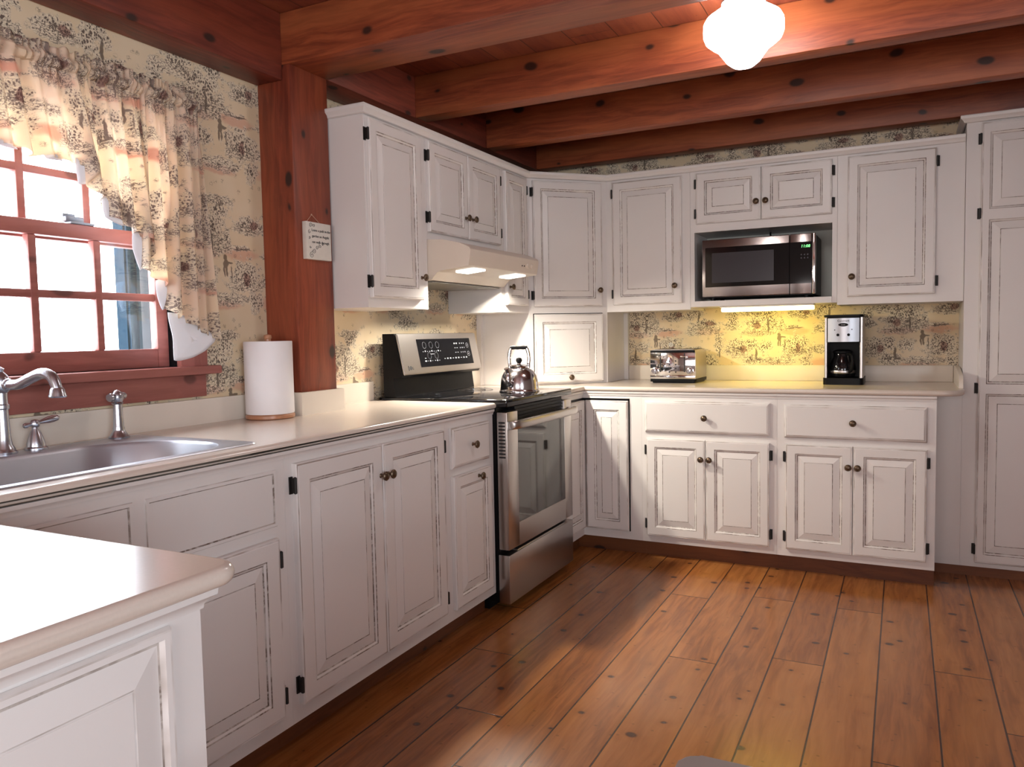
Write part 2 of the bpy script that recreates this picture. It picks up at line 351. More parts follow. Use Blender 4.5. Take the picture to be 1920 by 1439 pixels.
def text(bm, body, size, O, U, V, depth=.0006, mi=0, align='LEFT', shear=0):
    cu = bpy.data.curves.new('t', 'FONT'); cu.body = body; cu.size = size; cu.extrude = depth / 2; cu.align_x = align; cu.shear = shear; cu.resolution_u = 2
    o = bpy.data.objects.new('t', cu); C.objects.link(o); dg = bpy.context.evaluated_depsgraph_get(); me = bpy.data.meshes.new_from_object(o.evaluated_get(dg))
    O, U, V = Vector(O), Vector(U).normalized(), Vector(V).normalized(); W = U.cross(V); vs = [bm.verts.new(O + U * v.co.x + V * v.co.y + W * v.co.z) for v in me.vertices]
    for p in me.polygons:
        try: bm.faces.new([vs[i] for i in p.vertices]).material_index = mi
        except ValueError: pass
    bpy.data.objects.remove(o); bpy.data.curves.remove(cu); bpy.data.meshes.remove(me)
def rrect(x0, x1, y0, y1, r, k=8):
    """rounded rectangle, r one radius or one per corner (x1y0, x1y1, x0y1, x0y0)"""
    rs = r if isinstance(r, (list, tuple)) else [r] * 4; out = []
    for (cx, cy, a0), rr in zip(((x1, y0, -90), (x1, y1, 0), (x0, y1, 90), (x0, y0, 180)), rs):
        sx = -1 if cx == x1 else 1; sy = 1 if cy == y0 else -1
        for i in range(k + 1):
            a = math.radians(a0 + 90 * i / k); out.append((cx + sx * rr + rr * math.cos(a), cy + sy * rr + rr * math.sin(a)))
    return out
def uvbox(o, fn):
    """uv in metres from local position"""
    me = o.data; uv = me.uv_layers.new(name='UVMap')
    for p in me.polygons:
        for li in p.loop_indices: uv.data[li].uv = fn(me.vertices[me.loops[li].vertex_index].co, p.normal)

# ------------------------------------------------------------------ the setting
bm = B(); box(bm, -.3, 4.62, -7.6, .12, -.06, 0); single('floor', bm, 'floor', 'wide knotty pine floorboards in a warm amber finish', 'floor', (0, 0, 0), kind='structure')
CZ = 2.492
bm = B(); box(bm, -.3, 4.62, -7.6, .12, CZ, CZ + .06); single('ceiling', bm, 'ceiling', 'reddish pine ceiling boards above the beams', 'ceiling', (0, 0, 0), kind='structure')
WY0, WY1, WZ0, WZ1 = -4.02, -2.862, 1.155, 1.995          # window opening
bm = B()
box(bm, -.16, 0, -7.6, WY0, 0, CZ); box(bm, -.16, 0, WY1, 0.12, 0, CZ); box(bm, -.16, 0, WY0, WY1, 0, WZ0); box(bm, -.16, 0, WY0, WY1, WZ1, CZ)
o = single('wall_left', bm, 'wallpaper', 'left wall papered with cream pastoral toile', 'wall', (0, 0, 0), kind='structure')
uvbox(o, lambda c, n: (c.y + 2.628, c.z - 1.529))
bm = B(); box(bm, 0, 4.62, 0, .12, 0, CZ)
o = single('wall_back', bm, 'wallpaper', 'back wall papered with yellow pastoral toile', 'wall', (0, 0, 0), kind='structure'); uvbox(o, lambda c, n: (c.x - 2.366, c.z - 1.19))
bm = B(); box(bm, 4.5, 4.62, -7.6, -6.9, 0, CZ); box(bm, 4.5, 4.62, -5.2, 0, 0, CZ); box(bm, 4.5, 4.62, -6.9, -5.2, 0, .85); box(bm, 4.5, 4.62, -6.9, -5.2, 2.0, CZ)
single('wall_right', bm, 'hidden_wall', 'right wall of the room', 'wall', (0, 0, 0), kind='structure')
bm = B(); box(bm, -.3, 4.62, -7.72, -7.6, 0, CZ); single('wall_front', bm, 'hidden_wall', 'wall behind the kitchen', 'wall', (0, 0, 0), kind='structure')

# timber frame
def beam(name, x0, x1, y0, y1, z0, z1, mat, label, r=.006):
    bm = B(); rbox(bm, x0, x1, y0, y1, z0, z1, r); single(name, bm, mat, label, 'beam', ((x0 + x1) / 2, (y0 + y1) / 2, z0), 'exposed timber frame', 'structure')
BZ = 2.297
beam('corner_post', 0, .168, -2.43, -2.213, .948, BZ + .002, 'post', 'square red-brown timber post between the window wallpaper and the upper cabinets')
beam('ceiling_beam', .03, 4.5, -2.43, -2.205, BZ, CZ, 'beam_x', 'widest ceiling beam, nearest one, resting on the timber post')
beam('ceiling_beam', .165, 4.5, -1.565, -1.465, BZ, CZ, 'beam_x', 'narrow ceiling beam directly behind the round ceiling lamp')
beam('ceiling_beam', .165, 4.5, -.85, -.755, BZ, CZ, 'beam_x', 'narrow ceiling beam second from the back wall')
beam('ceiling_beam', .165, 4.5, -.18, -.08, BZ + .003, CZ, 'beam_x', 'dark ceiling beam closest to the back wall above the cabinets')
beam('wall_plate', 0, .133, -7.6, -2.43, 2.239, CZ, 'beam_y', 'long timber plate above the curtained window')
beam('wall_plate', 0, .165, -2.205, 0, BZ, CZ, 'beam_y', 'dark timber plate above the left wall cabinets')

# ------------------------------------------------------------------ window
win = thing('window_1', 'reddish wooden double-hung window with divided panes over the sink', 'window', (0, (WY0 + WY1) / 2, WZ0), kind='structure')
bm = B()
plan(bm, [(.0005, WY1 - .004), (.022, WY1 - .004), (.022, -2.752), (.0005, -2.752)], WZ0, WZ1 + .075); plan(bm, [(.0005, WY0 - .11), (.022, WY0 - .11), (.022, WY0 + .004), (.0005, WY0 + .004)], WZ0, WZ1 + .075); box(bm, .0005, .022, WY0 + .0045, WY1 - .0045, WZ1 - .004, WZ1 + .075)
obj('casing', bm, 'trim_wood_v', win)
bm = B(); box(bm, -.16, -.001, WY1 - .012, WY1, WZ0, WZ1); box(bm, -.16, -.001, WY0, WY0 + .012, WZ0, WZ1); box(bm, -.16, -.001, WY0, WY1, WZ1 - .012, WZ1); box(bm, -.16, -.001, WY0, WY1, WZ0 - .02, WZ0 + .004)
obj('jamb', bm, 'blackplastic', win, label='window jamb with its shadow painted in black')  # black colour stands in for the shadow between sash and casing
bm = B(); rbox(bm, -.03, .055, WY0 - .15, -2.715, 1.128, 1.158, .005); obj('window_sill', bm, 'trim_wood', win)
bm = B(); rbox(bm, .0005, .022, WY0 - .12, -2.76, 1.048, 1.128, .003); obj('apron', bm, 'trim_wood', win)
def sash(name, x0, x1, z0, z1, rb, rt, cols, rows):
    """divided sash: stiles, rails, muntins and one pane"""
    y0, y1 = WY0 + .016, WY1 - .014; bm = B()
    g0, g1 = y0 + .045, y1 - .045; h0, h1 = z0 + rb, z1 - rt
    rbox(bm, x0, x1, y0, g0, z0, z1, .003); rbox(bm, x0, x1, g1, y1, z0, z1, .003); rbox(bm, x0, x1, g0, g1, z0, h0, .003); rbox(bm, x0, x1, g0, g1, h1, z1, .003)
    for i in range(1, cols):
        y = g1 - (g1 - g0) * i / cols; rbox(bm, x0 + .004, x1 - .002, y - .0125, y + .0125, h0, h1, .004)
    for j in range(1, rows):
        z = h0 + (h1 - h0) * j / rows; rbox(bm, x0 + .006, x1 - .0035, g0, g1, z - .0125, z + .0125, .004)
    s = obj(name, bm, 'trim_wood', win)
    bm = B(); xm = (x0 + x1) / 2; box(bm, xm - .002, xm + .002, g0, g1, h0, h1); obj('pane', bm, 'glass', s); return s
sash('lower_sash', -.058, -.024, WZ0 + .004, 1.616, .064, .044, 5, 2)
us = sash('upper_sash', -.100, -.064, 1.565, WZ1 - .012, .046, .05, 5, 2)
bm = B(); rbox(bm, -.07, -.022, -3.215, -3.135, 1.616, 1.624, .002); rbox(bm, -.058, -.03, -3.225, -3.165, 1.624, 1.640, .003); rbox(bm, -.05, -.036, -3.23, -3.19, 1.640, 1.648, .002)
obj('sash_lock', bm, 'lock_metal', win)
# outside
bm = B(); box(bm, -.66, -.60, -2.60, -2.10, -.4, 3.2)
for y in (-2.585, -2.545, -2.50, -2.45): box(bm, -.5995, -.588, y - .007, y + .007, -.4, 3.2)
single('exterior_wall', bm, 'siding', 'blue-grey siding corner outside the window', 'wall', (-.63, -2.35, 0), kind='structure')
bm = B(); box(bm, -12, -.3, -14, 8, -.5, -.4); single('snowy_ground', bm, 'snow', 'bright snow outside the window', 'ground', (-5, -3, -.5), kind='structure')

# ------------------------------------------------------------------ cabinet doors and fittings
def rings(F, u0, u1, z0, z1, spec, bm, back):
    loops = []; mids = []
    for d, n, g in [(0, back, 0)] + spec:
        loops.append([F(u0 + d, z0 + d, n), F(u1 - d, z0 + d, n), F(u1 - d, z1 - d, n), F(u0 + d, z1 - d, n)]); mids.append(g)
    loft(bm, loops, mids=mids[1:] + [0])
def knob(F, u, z, n, parent):
    bm = B(); c = F(u, z, n)
    lathe(bm, [(.0085, 0), (.0055, .003), (.005, .013), (.010, .018), (.0155, .020), (.0165, .024), (.0135, .0275), (.012, .027), (.008, .030), (.001, .031)], c, F.N, 18)
    return obj('knob', bm, 'knob', parent)
def hinge(F, ue, z, n, side, parent, h=.052):
    """side -1: on the left of the door"""
    bm = B(); a, b_ = sorted((ue, ue + side * .014)); fbox(bm, F, a, b_, z - h / 2, z + h / 2, n + .0005, n + .004)
    lathe(bm, [(.001, -h / 2), (.0055, -h / 2 + .003), (.0055, h / 2 - .003), (.001, h / 2)], F(ue + side * .004, z, n + .017), (0, 0, 1), 10)
    fbox(bm, F, min(ue + side * .001, ue + side * .008), max(ue + side * .001, ue + side * .008), z - h / 2 + .004, z + h / 2 - .004, n + .002, n + .018)
    return obj('hinge', bm, 'hinge', parent)
def door(parent, F, u0, u1, z0, z1, n, hs=None, kn=None, fr=.046, panels=None, name='door', t=.02, hz=None, bev=.030):
    bm = B(); f = n + t
    outer = [(0, f - .005, 0), (.003, f - .0012, 0), (.0075, f - .0012, 2), (.0095, f, 0)]
    if panels is None: panels = [(z0 + fr, z1 - fr)]
    # slab edge
    loops = [[F(u0 + d, z0 + d, q), F(u1 - d, z0 + d, q), F(u1 - d, z1 - d, q), F(u0 + d, z1 - d, q)] for d, q, _ in [(0, n + .0005, 0)] + outer]
    L = loft(bm, loops, caps=(True, False), mids=[0, 0, 2, 0])
    # front field with openings for the raised panels
    us = [u0 + .0095, u0 + fr, u1 - fr, u1 - .0095]; zs = [z0 + .0095]
    for a, b_ in panels: zs += [a, b_]
    zs.append(z1 - .0095)
    V = {(i, j): bm.verts.new(F(us[i], zs[j], f)) for i in range(4) for j in range(len(zs))}
    for i in range(3):
        for j in range(len(zs) - 1):
            if i == 1 and j % 2 == 1: continue
            bm.faces.new((V[i, j], V[i + 1, j], V[i + 1, j + 1], V[i, j + 1]))
    for a, b_ in panels:
        sp = [(0, f, 0), (.0032, f - .002, 1), (.009, f - .0055, 0), (.0125, f - .0085, 1), (.0132, f - .0085, 0), (.0132 + bev, f - .0015, 0), (.0158 + bev, f - .0024, 1), (.0166 + bev, f - .0010, 0)]
        loops = [[F(us[1] + d, a + d, q), F(us[2] - d, a + d, q), F(us[2] - d, b_ - d, q), F(us[1] + d, b_ - d, q)] for d, q, _ in sp]
        loft(bm, loops, caps=(False, True), mids=[s[2] for s in sp][1:] + [0])
    bmesh.ops.remove_doubles(bm, verts=bm.verts, dist=.00005)
    d = obj(name, bm, ['paint', 'glaze', 'worn'], parent, smooth=False)
    if hs:
        ue = u0 if hs < 0 else u1
        for z in (hz or (z0 + .065, z1 - .065)): hinge(F, ue, z, n, hs, d)
    if kn: knob(F, kn[0], kn[1], f, d)
    return d
def drawer(parent, F, u0, u1, z0, z1, n, kn=True, name='drawer', t=.02):
    bm = B(); f = n + t
    rings(F, u0, u1, z0, z1, [(0, f - .009, 0), (.004, f - .006, 2), (.010, f - .0015, 0), (.013, f - .0015, 2), (.015, f, 0)], bm, n + .0005)
    d = obj(name, bm, ['paint', 'glaze', 'worn'], parent, smooth=False)
    if kn: knob(F, (u0 + u1) / 2, (z0 + z1) / 2, f, d)
    return d
def bead_panel(parent, F, u0, u1, z0, z1, n, name='false_panel'):
    """flat panel edged by a thin applied bead"""
    bm = B(); rings(F, u0, u1, z0, z1, [(0, n + .002, 0), (.002, n + .005, 2), (.010, n + .005, 0), (.013, n + .001, 1), (.014, n + .001, 0)], bm, n + .0003)
    return obj(name, bm, ['paint', 'glaze', 'worn'], parent, smooth=False)

# ------------------------------------------------------------------ wall cabinets
UZ0, UZ1 = 1.370, 2.150
def cab(name, label, F, u, boxes, group):
    t = thing(name, label, 'cabinet', F(u, boxes[0][2], 0), group)
    bm = B()
    for bx in boxes: fbox(bm, F, *bx)
    obj('carcass', bm, 'paint', t, smooth=False); return t
GU, GB = 'white glazed wall cabinets', 'white glazed base cabinets'
D0, D1 = 1.410, 2.128
t = cab('wall_cabinet', 'tall white single-door wall cabinet beside the timber post', FL, -1.98, [(-2.2056, -1.758, UZ0, UZ1, .001, XL)], GU)
door(t, FL, -2.205 + .012, -1.815, D0, D1, XL, -1, (-1.836, 1.508))
t = cab('wall_cabinet', 'short white two-door wall cabinet above the range hood', FL, -1.39, [(-1.757, -1.031, 1.688, UZ1, .001, XL)], GU)
door(t, FL, -1.750, -1.400, 1.722, D1, XL, -1, (-1.431, 1.82)); door(t, FL, -1.396, -1.052, 1.722, D1, XL, 1, (-1.362, 1.82))
t = cab('wall_cabinet', 'narrow white wall cabinet between range hood and diagonal corner', FL, -.86, [(-1.030, -DA, UZ0, UZ1, .001, XL)], GU)
door(t, FL, -.990, -.728, D0, D1, XL, 1, (-.962, 1.507), fr=.042)
t = cab('wall_cabinet', 'white single-door wall cabinet right of the diagonal corner, above the toaster', FB, .94, [(DA, 1.189, UZ0, UZ1, .001, XL)], GU)
door(t, FB, .733, 1.144, D0, D1, XL, -1, (1.108, 1.509))
NX0, NX1 = 1.213, 1.936
t = thing('wall_cabinet', 'white wall cabinet with two small doors over an open microwave niche', 'cabinet', FB(1.575, 1.383, 0), GU)
bm = B(); fbox(bm, FB, 1.190, 1.960, 1.801, UZ1, .001, XL); fbox(bm, FB, 1.190, NX0, 1.383, 1.801, .001, XL); fbox(bm, FB, NX1, 1.960, 1.383, 1.801, .001, XL)
fbox(bm, FB, NX0, NX1, 1.383, 1.415, .001, XL + .012); obj('carcass', bm, 'paint', t, smooth=False)
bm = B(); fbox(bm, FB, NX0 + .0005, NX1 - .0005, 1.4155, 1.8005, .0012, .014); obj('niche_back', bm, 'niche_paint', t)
door(t, FB, 1.226, 1.577, 1.846, D1, XL, -1, (1.555, 1.942), hz=(1.905, 2.07)); door(t, FB, 1.580, 1.935, 1.846, D1, XL, 1, (1.604, 1.942), hz=(1.905, 2.07))
t = cab('wall_cabinet', 'white single-door wall cabinet above the coffee maker, next to the pantry', FB, 2.25, [(1.961, 2.537, UZ0, UZ1, .001, XL)], GU)
door(t, FB, 2.010, 2.413, D0, D1, XL, 1, (2.033, 1.512))

# diagonal corner cabinet standing on the worktop
t = thing('corner_cabinet', 'white diagonal corner cabinet with a tall door above a square appliance door', 'cabinet', (.2, -.2, .949))
bm = B(); plan(bm, [(.001, -DA), (XL, -DA), (DA, -XL), (DA, -.001), (.001, -.001)], .949, UZ1); obj('carcass', bm, 'paint', t, smooth=False)
bm = B(); box(bm, .001, .030, -.715, -DA - .0005, .949, UZ0 - .001); obj('filler_strip', bm, 'paint', t, smooth=False)
bm = B(); box(bm, DA + .0005, .715, -.030, -.001, .949, UZ0 - .001); obj('filler_strip', bm, 'paint', t, smooth=False)
door(t, FD, .030, DL - .036, D0 - .004, D1, 0, -1, (DL - .060, 1.500)); 
door(t, FD, .030, DL - .036, .962, 1.362, 0, None, (DL / 2 - .003, .990))
bm = B(); fbox(bm, FD, .0255, .0295, .958, 1.3665, .0004, .0016); fbox(bm, FD, DL - .0355, DL - .0315, .958, 1.3665, .0004, .0016); fbox(bm, FD, .0295, DL - .0355, 1.3625, 1.3665, .0004, .0016); obj('gap_shade', bm, 'blackplastic', t, label='dark strip painting the shaded gap around the square appliance door')  # black strips on the carcass draw the shade around the inset door
# crown running along all wall cabinets
def sweep(bm, path, prf):
    """path: plan points, prf: (out, z); outwards is to the right of travel"""
    P = [Vector(p) for p in path]; loops = []
    for i, p in enumerate(P):
        d0 = (P[i] - P[i - 1]).normalized() if i else None; d1 = (P[i + 1] - P[i]).normalized() if i < len(P) - 1 else None
        d0 = d0 or d1; d1 = d1 or d0; n0 = Vector((d0.y, -d0.x)); n1 = Vector((d1.y, -d1.x)); m = (n0 + n1); m = m / m.dot(n0)
        loops.append([(p.x + m.x * o_, p.y + m.y * o_, z) for o_, z in prf])
    loft(bm, loops)
CP = [(-.01, 2.1505), (.004, 2.1505), (.004, 2.140), (.012, 2.143), (.016, 2.152), (.026, 2.160), (.028, 2.172), (.026, 2.176), (-.01, 2.176)]
bm = B(); sweep(bm, [(.002, -2.2056), (XL, -2.2056), (XL, -DA), (DA, -XL), (2.535, -XL)], CP)
single('crown_molding', bm, 'paint', 'white crown molding running along the tops of the wall cabinets', 'molding', (XL, -DA, 2.14))

# ------------------------------------------------------------------ pantry
PN = .353
t = thing('pantry_cabinet', 'floor-to-crown white pantry cabinet at the far right of the back wall', 'cabinet', (3.0, -.17, 0))
bm = B(); fbox(bm, FB, 2.5385, 3.5, .050, 2.232, .001, PN); obj('carcass', bm, 'paint', t, smooth=False)
bm = B(); fbox(bm, FB, 2.425, 2.538, .050, .919, .001, PN); obj('filler_panel', bm, 'paint', t, smooth=False)
bm = B(); fbox(bm, FB, 2.425, 3.5, 0, .050, .001, PN - .012); obj('kick_board', bm, 'kick', t)
door(t, FB, 2.602, 3.43, .074, 2.216, PN, -1, None, fr=.034, panels=[(.118, .914), (.962, 1.754), (1.803, 2.168)], hz=(.142, .941, 1.787, 2.142), bev=.034)
bm = B(); sweep(bm, [(2.5385, -.01), (2.5385, -PN), (3.5, -PN)], [(o_, z + .083) for o_, z in CP]); obj('crown', bm, 'paint', t)

# ------------------------------------------------------------------ base cabinets
KB, BT = .0886, .920
def base(name, label, F, u0, u1, n1=XB, kick='kick', ksetback=.06, hollow=False):
    t = thing(name, label, 'cabinet', F((u0 + u1) / 2, 0, n1 / 2), GB)
    bm = B()
    if hollow:
        fbox(bm, F, u0, u1, KB, BT, n1 - .02, n1); fbox(bm, F, u0, u0 + .018, KB, BT, .001, n1 - .0201); fbox(bm, F, u1 - .018, u1, KB, BT, .001, n1 - .0201); fbox(bm, F, u0 + .0181, u1 - .0181, KB, KB + .018, .001, n1 - .0201)
    else: fbox(bm, F, u0, u1, KB, BT, .001, n1)
    obj('carcass', bm, 'paint', t, smooth=False)
    bm = B(); fbox(bm, F, u0, u1, 0, KB, .001, n1 - ksetback); obj('kick_board', bm, kick, t)
    bm = B(); prof(bm, F, [(n1 + .0005, .896), (n1 + .004, .896), (n1 + .0045, .901), (n1 + .007, .906), (n1 + .011, .910), (n1 + .012, .9195), (n1 + .0005, .9195)], u0, u1); obj('molding', bm, ['paint'], t)
    return t
t = base('base_cabinet', 'narrow white base cabinet with one drawer over one door, left of the range', FL, -2.147, -1.7425, kick='kick_y')
drawer(t, FL, -2.117, -1.800, .710, .876, XB); door(t, FL, -2.112, -1.790, .130, .678, XB, None, (-1.912, .652), fr=.045)
t = base('base_cabinet', 'wide white base cabinet with two tall doors in the left run', FL, -3.050, -2.1475, kick='kick_y')
door(t, FL, -3.018, -2.590, .138, .877, XB, -1, (-2.603, .770), fr=.055, bev=.034); door(t, FL, -2.586, -2.180, .138, .877, XB, 1, (-2.560, .770), fr=.055, bev=.034)
t = base('sink_base_cabinet', 'white sink base cabinet with flat false drawer panels over its doors', FL, -4.02, -3.0505, kick='kick_y', hollow=True)
bead_panel(t, FL, -3.522, -3.086, .704, .870, XB); bead_panel(t, FL, -3.99, -3.556, .704, .870, XB)
door(t, FL, -3.522, -3.095, .135, .672, XB, 1, None, fr=.055, bev=.034); door(t, FL, -3.99, -3.556, .135, .672, XB, -1, None, fr=.055, bev=.034)
t = thing('corner_base_cabinet', 'white corner base cabinet with a folding L-shaped door right of the range', 'cabinet', (.4, -.4, 0), GB)
bm = B(); plan(bm, [(.001, -.982), (XB, -.982), (XB, -XB), (.991, -XB), (.991, -.001), (.001, -.001)], KB, BT); obj('carcass', bm, 'paint', t, smooth=False)
bm = B(); k = XB - .06; plan(bm, [(.001, -.982), (k, -.982), (k, -k), (.991, -k), (.991, -.001), (.001, -.001)], 0, KB); obj('kick_board', bm, 'kick', t)
bm = B(); sweep(bm, [(XB, -.982), (XB, -XB), (.991, -XB)], [(.0005, .896), (.004, .896), (.0045, .901), (.007, .906), (.011, .910), (.012, .9195), (.0005, .9195)]); obj('molding', bm, 'paint', t)
bm = B(); fbox(bm, FL, -.98, -.6456 - .001, .866, .880, XB + .0005, XB + .0015); fbox(bm, FB, XB + .001, .922, .866, .880, XB + .0005, XB + .0015); fbox(bm, FB, .916, .923, .134, .880, XB + .0005, XB + .0015); obj('gap_shade', bm, 'blackplastic', t, label='dark strip painting the shaded gap around the folding door')  # black strips on the face draw the shade around the folding leaves
d = door(t, FL, -.968, -XB - .0215, .137, .868, XB, None, None, name='folding_door', fr=.05); d = door(t, FB, XB + .0215, .916, .137, .868, XB, None, None, name='folding_door', fr=.05)
t = base('base_cabinet', 'white base cabinet with one wide drawer over two doors, below the toaster', FB, .9915, 1.704)
drawer(t, FB, 1.012, 1.670, .702, .872, XB); door(t, FB, 1.021, 1.341, .128, .667, XB, -1, (1.322, .566)); door(t, FB, 1.344, 1.669, .128, .667, XB, 1, (1.366, .566))
t = base('base_cabinet', 'white base cabinet with wide drawer over two doors, at the right end below coffee maker', FB, 1.7045, 2.4174)
drawer(t, FB, 1.739, 2.380, .700, .868, XB); door(t, FB, 1.747, 2.059, .128, .667, XB, -1, (2.040, .566)); door(t, FB, 2.062, 2.381, .128, .667, XB, 1, (2.082, .566))
# peninsula
t = thing('peninsula_cabinet', 'white peninsula cabinet with a raised end panel in the near left corner', 'cabinet', (1.05, -4.38, 0))
bm = B(); box(bm, .72, 1.44, -4.70, -4.058, KB, BT); obj('carcass', bm, 'paint', t, smooth=False)
bm = B(); box(bm, .72, 1.38, -4.70, -4.118, 0, KB); obj('kick_board', bm, 'kick', t)
bm = B(); sweep(bm, [(1.44, -4.70), (1.44, -4.058), (.72, -4.058)], [(.0005, .893), (.003, .893), (.004, .899), (.009, .905), (.016, .910), (.017, .9195), (.0005, .9195)]); obj('molding', bm, 'paint', t)
bm = B()
F = FL; f = 1.4405
sp = [(0, f + .0002, 0), (.003, f + .008, 0), (.0055, f + .008, 2), (.013, f + .008, 0), (.0165, f + .001, 2), (.0195, f + .0008, 1), (.0205, f + .0008, 0), (.058, f + .0075, 0), (.0605, f + .006, 2), (.062, f + .008, 0)]
loops = [[F(-4.66 + d, .16 + d, q), F(-4.108 - d, .16 + d, q), F(-4.108 - d, .888 - d, q), F(-4.66 + d, .888 - d, q)] for d, q, _ in sp]
loft(bm, loops, caps=(False, True), mids=[s[2] for s in sp][1:] + [0]); obj('end_panel', bm, ['paint', 'glaze', 'worn'], t, smooth=False)

# ------------------------------------------------------------------ worktops
WT0, WT1 = .9205, .948
def nose(bm, verts, r=.0165, test=None):
    es = {e for v in verts for e in v.link_edges if abs(e.verts[0].co.z - e.verts[1].co.z) < 1e-6 and (test is None or test(e))}
    bmesh.ops.bevel(bm, geom=list(es), offset=r, segments=5, affect='EDGES', profile=.5)
def bull(bm, pts, exposed, z0, z1):
    """slab with a full bullnose on the exposed edges of its outline"""
    P = [Vector(p) for p in pts]; n = len(P); ar = sum(P[i].cross(P[(i + 1) % n]) if False else P[i].x * P[(i + 1) % n].y - P[(i + 1) % n].x * P[i].y for i in range(n))
    if ar < 0: P.reverse()
    fl = [bool(exposed(P[i], P[(i + 1) % n])) for i in range(n)]; h = (z1 - z0) / 2; loops = []
    def inset(d):
        out = []
        for i in range(n):
            e0 = (P[i] - P[i - 1]).normalized(); e1 = (P[(i + 1) % n] - P[i]).normalized(); d0 = d if fl[i - 1] else 0; d1 = d if fl[i] else 0
            n0, n1 = Vector((-e0.y, e0.x)), Vector((-e1.y, e1.x)); det = n0.x * n1.y - n0.y * n1.x
            if abs(det) < 1e-4: out.append(P[i] + n0 * max(d0, d1)); continue
            out.append(P[i] + Vector(((d0 * n1.y - d1 * n0.y) / det, (n0.x * d1 - n1.x * d0) / det)))
        return out
    for k in range(13):
        a = math.pi * k / 12; loops.append([(p.x, p.y, z0 + h - h * math.cos(a)) for p in inset(h * .92 * (1 - math.sin(a)))])
    loft(bm, loops)
# left run with the sink cut-out
t = thing('worktop', 'cream worktop along the window wall holding the sink', 'worktop', (.3, -3, WT0))
bm = B(); XN = .666; Y0, Y1 = -4.74, -1.7425; hx0, hx1, hy0, hy1 = .085, .590, -3.935, -3.125
def ring_slab(bm, z0, z1):
    O_ = [(.001, Y0), (XN, Y0), (XN, Y1), (.001, Y1)]; I_ = [(hx0, hy0), (hx1, hy0), (hx1, hy1), (hx0, hy1)]
    V = [[bm.verts.new((x, y, z)) for x, y in P] for z in (z0, z1) for P in (O_, I_)]
    ob, ib, ot, it = V
    for i in range(4):
        j = (i + 1) % 4
        bm.faces.new((ot[i], ot[j], it[j], it[i])); bm.faces.new((ob[i], ob[j], ib[j], ib[i])); bm.faces.new((ob[i], ob[j], ot[j], ot[i])); bm.faces.new((ib[i], ib[j], it[j], it[i]))
    return ob + ot
vs = ring_slab(bm, WT0, WT1)
nose(bm, vs, .0134, lambda e: (all(abs(v.co.x - XN) < 1e-5 for v in e.verts) or all(abs(v.co.y - Y1) < 1e-5 for v in e.verts)))
obj('slab', bm, 'worktop', t)
SZ = 1.038
bm = B(); plan(bm, [(.001, -4.74), (.020, -4.74), (.020, -2.4505), (.1885, -2.4505), (.1885, -2.193), (.020, -2.193), (.020, -1.765), (.001, -1.765), (.001, -2.2125), (.1685, -2.2125), (.1685, -2.431), (.001, -2.431)], WT1, SZ)
obj('backsplash', bm, 'splash', t)
# back run
t = thing('worktop', 'L-shaped cream worktop along the back wall with toaster and coffee maker', 'worktop', (1.5, -.3, WT0))
R = .10; pts = [(.001, -.001), (.001, -.984), (XN, -.984), (XN, -XN), (2.535 - R, -XN)] + [(2.535 - R + R * math.sin(a), -XN + R - R * math.cos(a)) for a in [math.radians(15 * i) for i in range(1, 7)]] + [(2.535, -.001)]
bm = B(); bull(bm, pts, lambda p, q: p[1] < -.5 and q[1] < -.5 and not (p[1] < -.98 and q[1] < -.98) and not (p[0] < .01 and q[0] < .01) or (p[0] > 2.4 and q[0] > 2.4 and min(p[1], q[1]) < -.5 and max(p[1], q[1]) < -.01), WT0, WT1)
obj('slab', bm, 'worktop', t)
bm = B(); rbox(bm, .716, 2.515, -.020, -.001, WT1, SZ, .003); obj('backsplash', bm, 'splash', t)
bm = B(); rbox(bm, .001, .020, -.984, -.716, WT1, SZ, .003); obj('backsplash', bm, 'splash', t)
bm = B()
prism(bm, [(2.516, y, z) for y, z in [(-.001, WT1), (-.47, WT1), (-.47, .975), (-.462, .995), (-.445, 1.010), (-.30, 1.030), (-.2, SZ), (-.001, SZ)]], [(2.5345, y, z) for y, z in [(-.001, WT1), (-.47, WT1), (-.47, .975), (-.462, .995), (-.445, 1.010), (-.30, 1.030), (-.2, SZ), (-.001, SZ)]])
obj('backsplash', bm, 'splash', t)
# peninsula
pts = [(XN + .0005, -4.74), (1.4725, -4.74)] + rrect(XN + .0005, 1.4725, -4.74, -4.004, [.001, .04, .001, .001], 8)[8:18] + [(XN + .0005, -4.004)]; pts = [p for i, p in enumerate(pts) if i == 0 or (Vector(p) - Vector(pts[i - 1])).length > 1e-4]
bm = B(); bull(bm, pts, lambda p, q: not (p[0] < XN + .01 and q[0] < XN + .01) and not (p[1] < -4.73 and q[1] < -4.73), WT0, WT1)
single('worktop', bm, 'worktop', 'cream peninsula worktop reflecting the window in the near left corner', 'worktop', (1.07, -4.37, WT0))

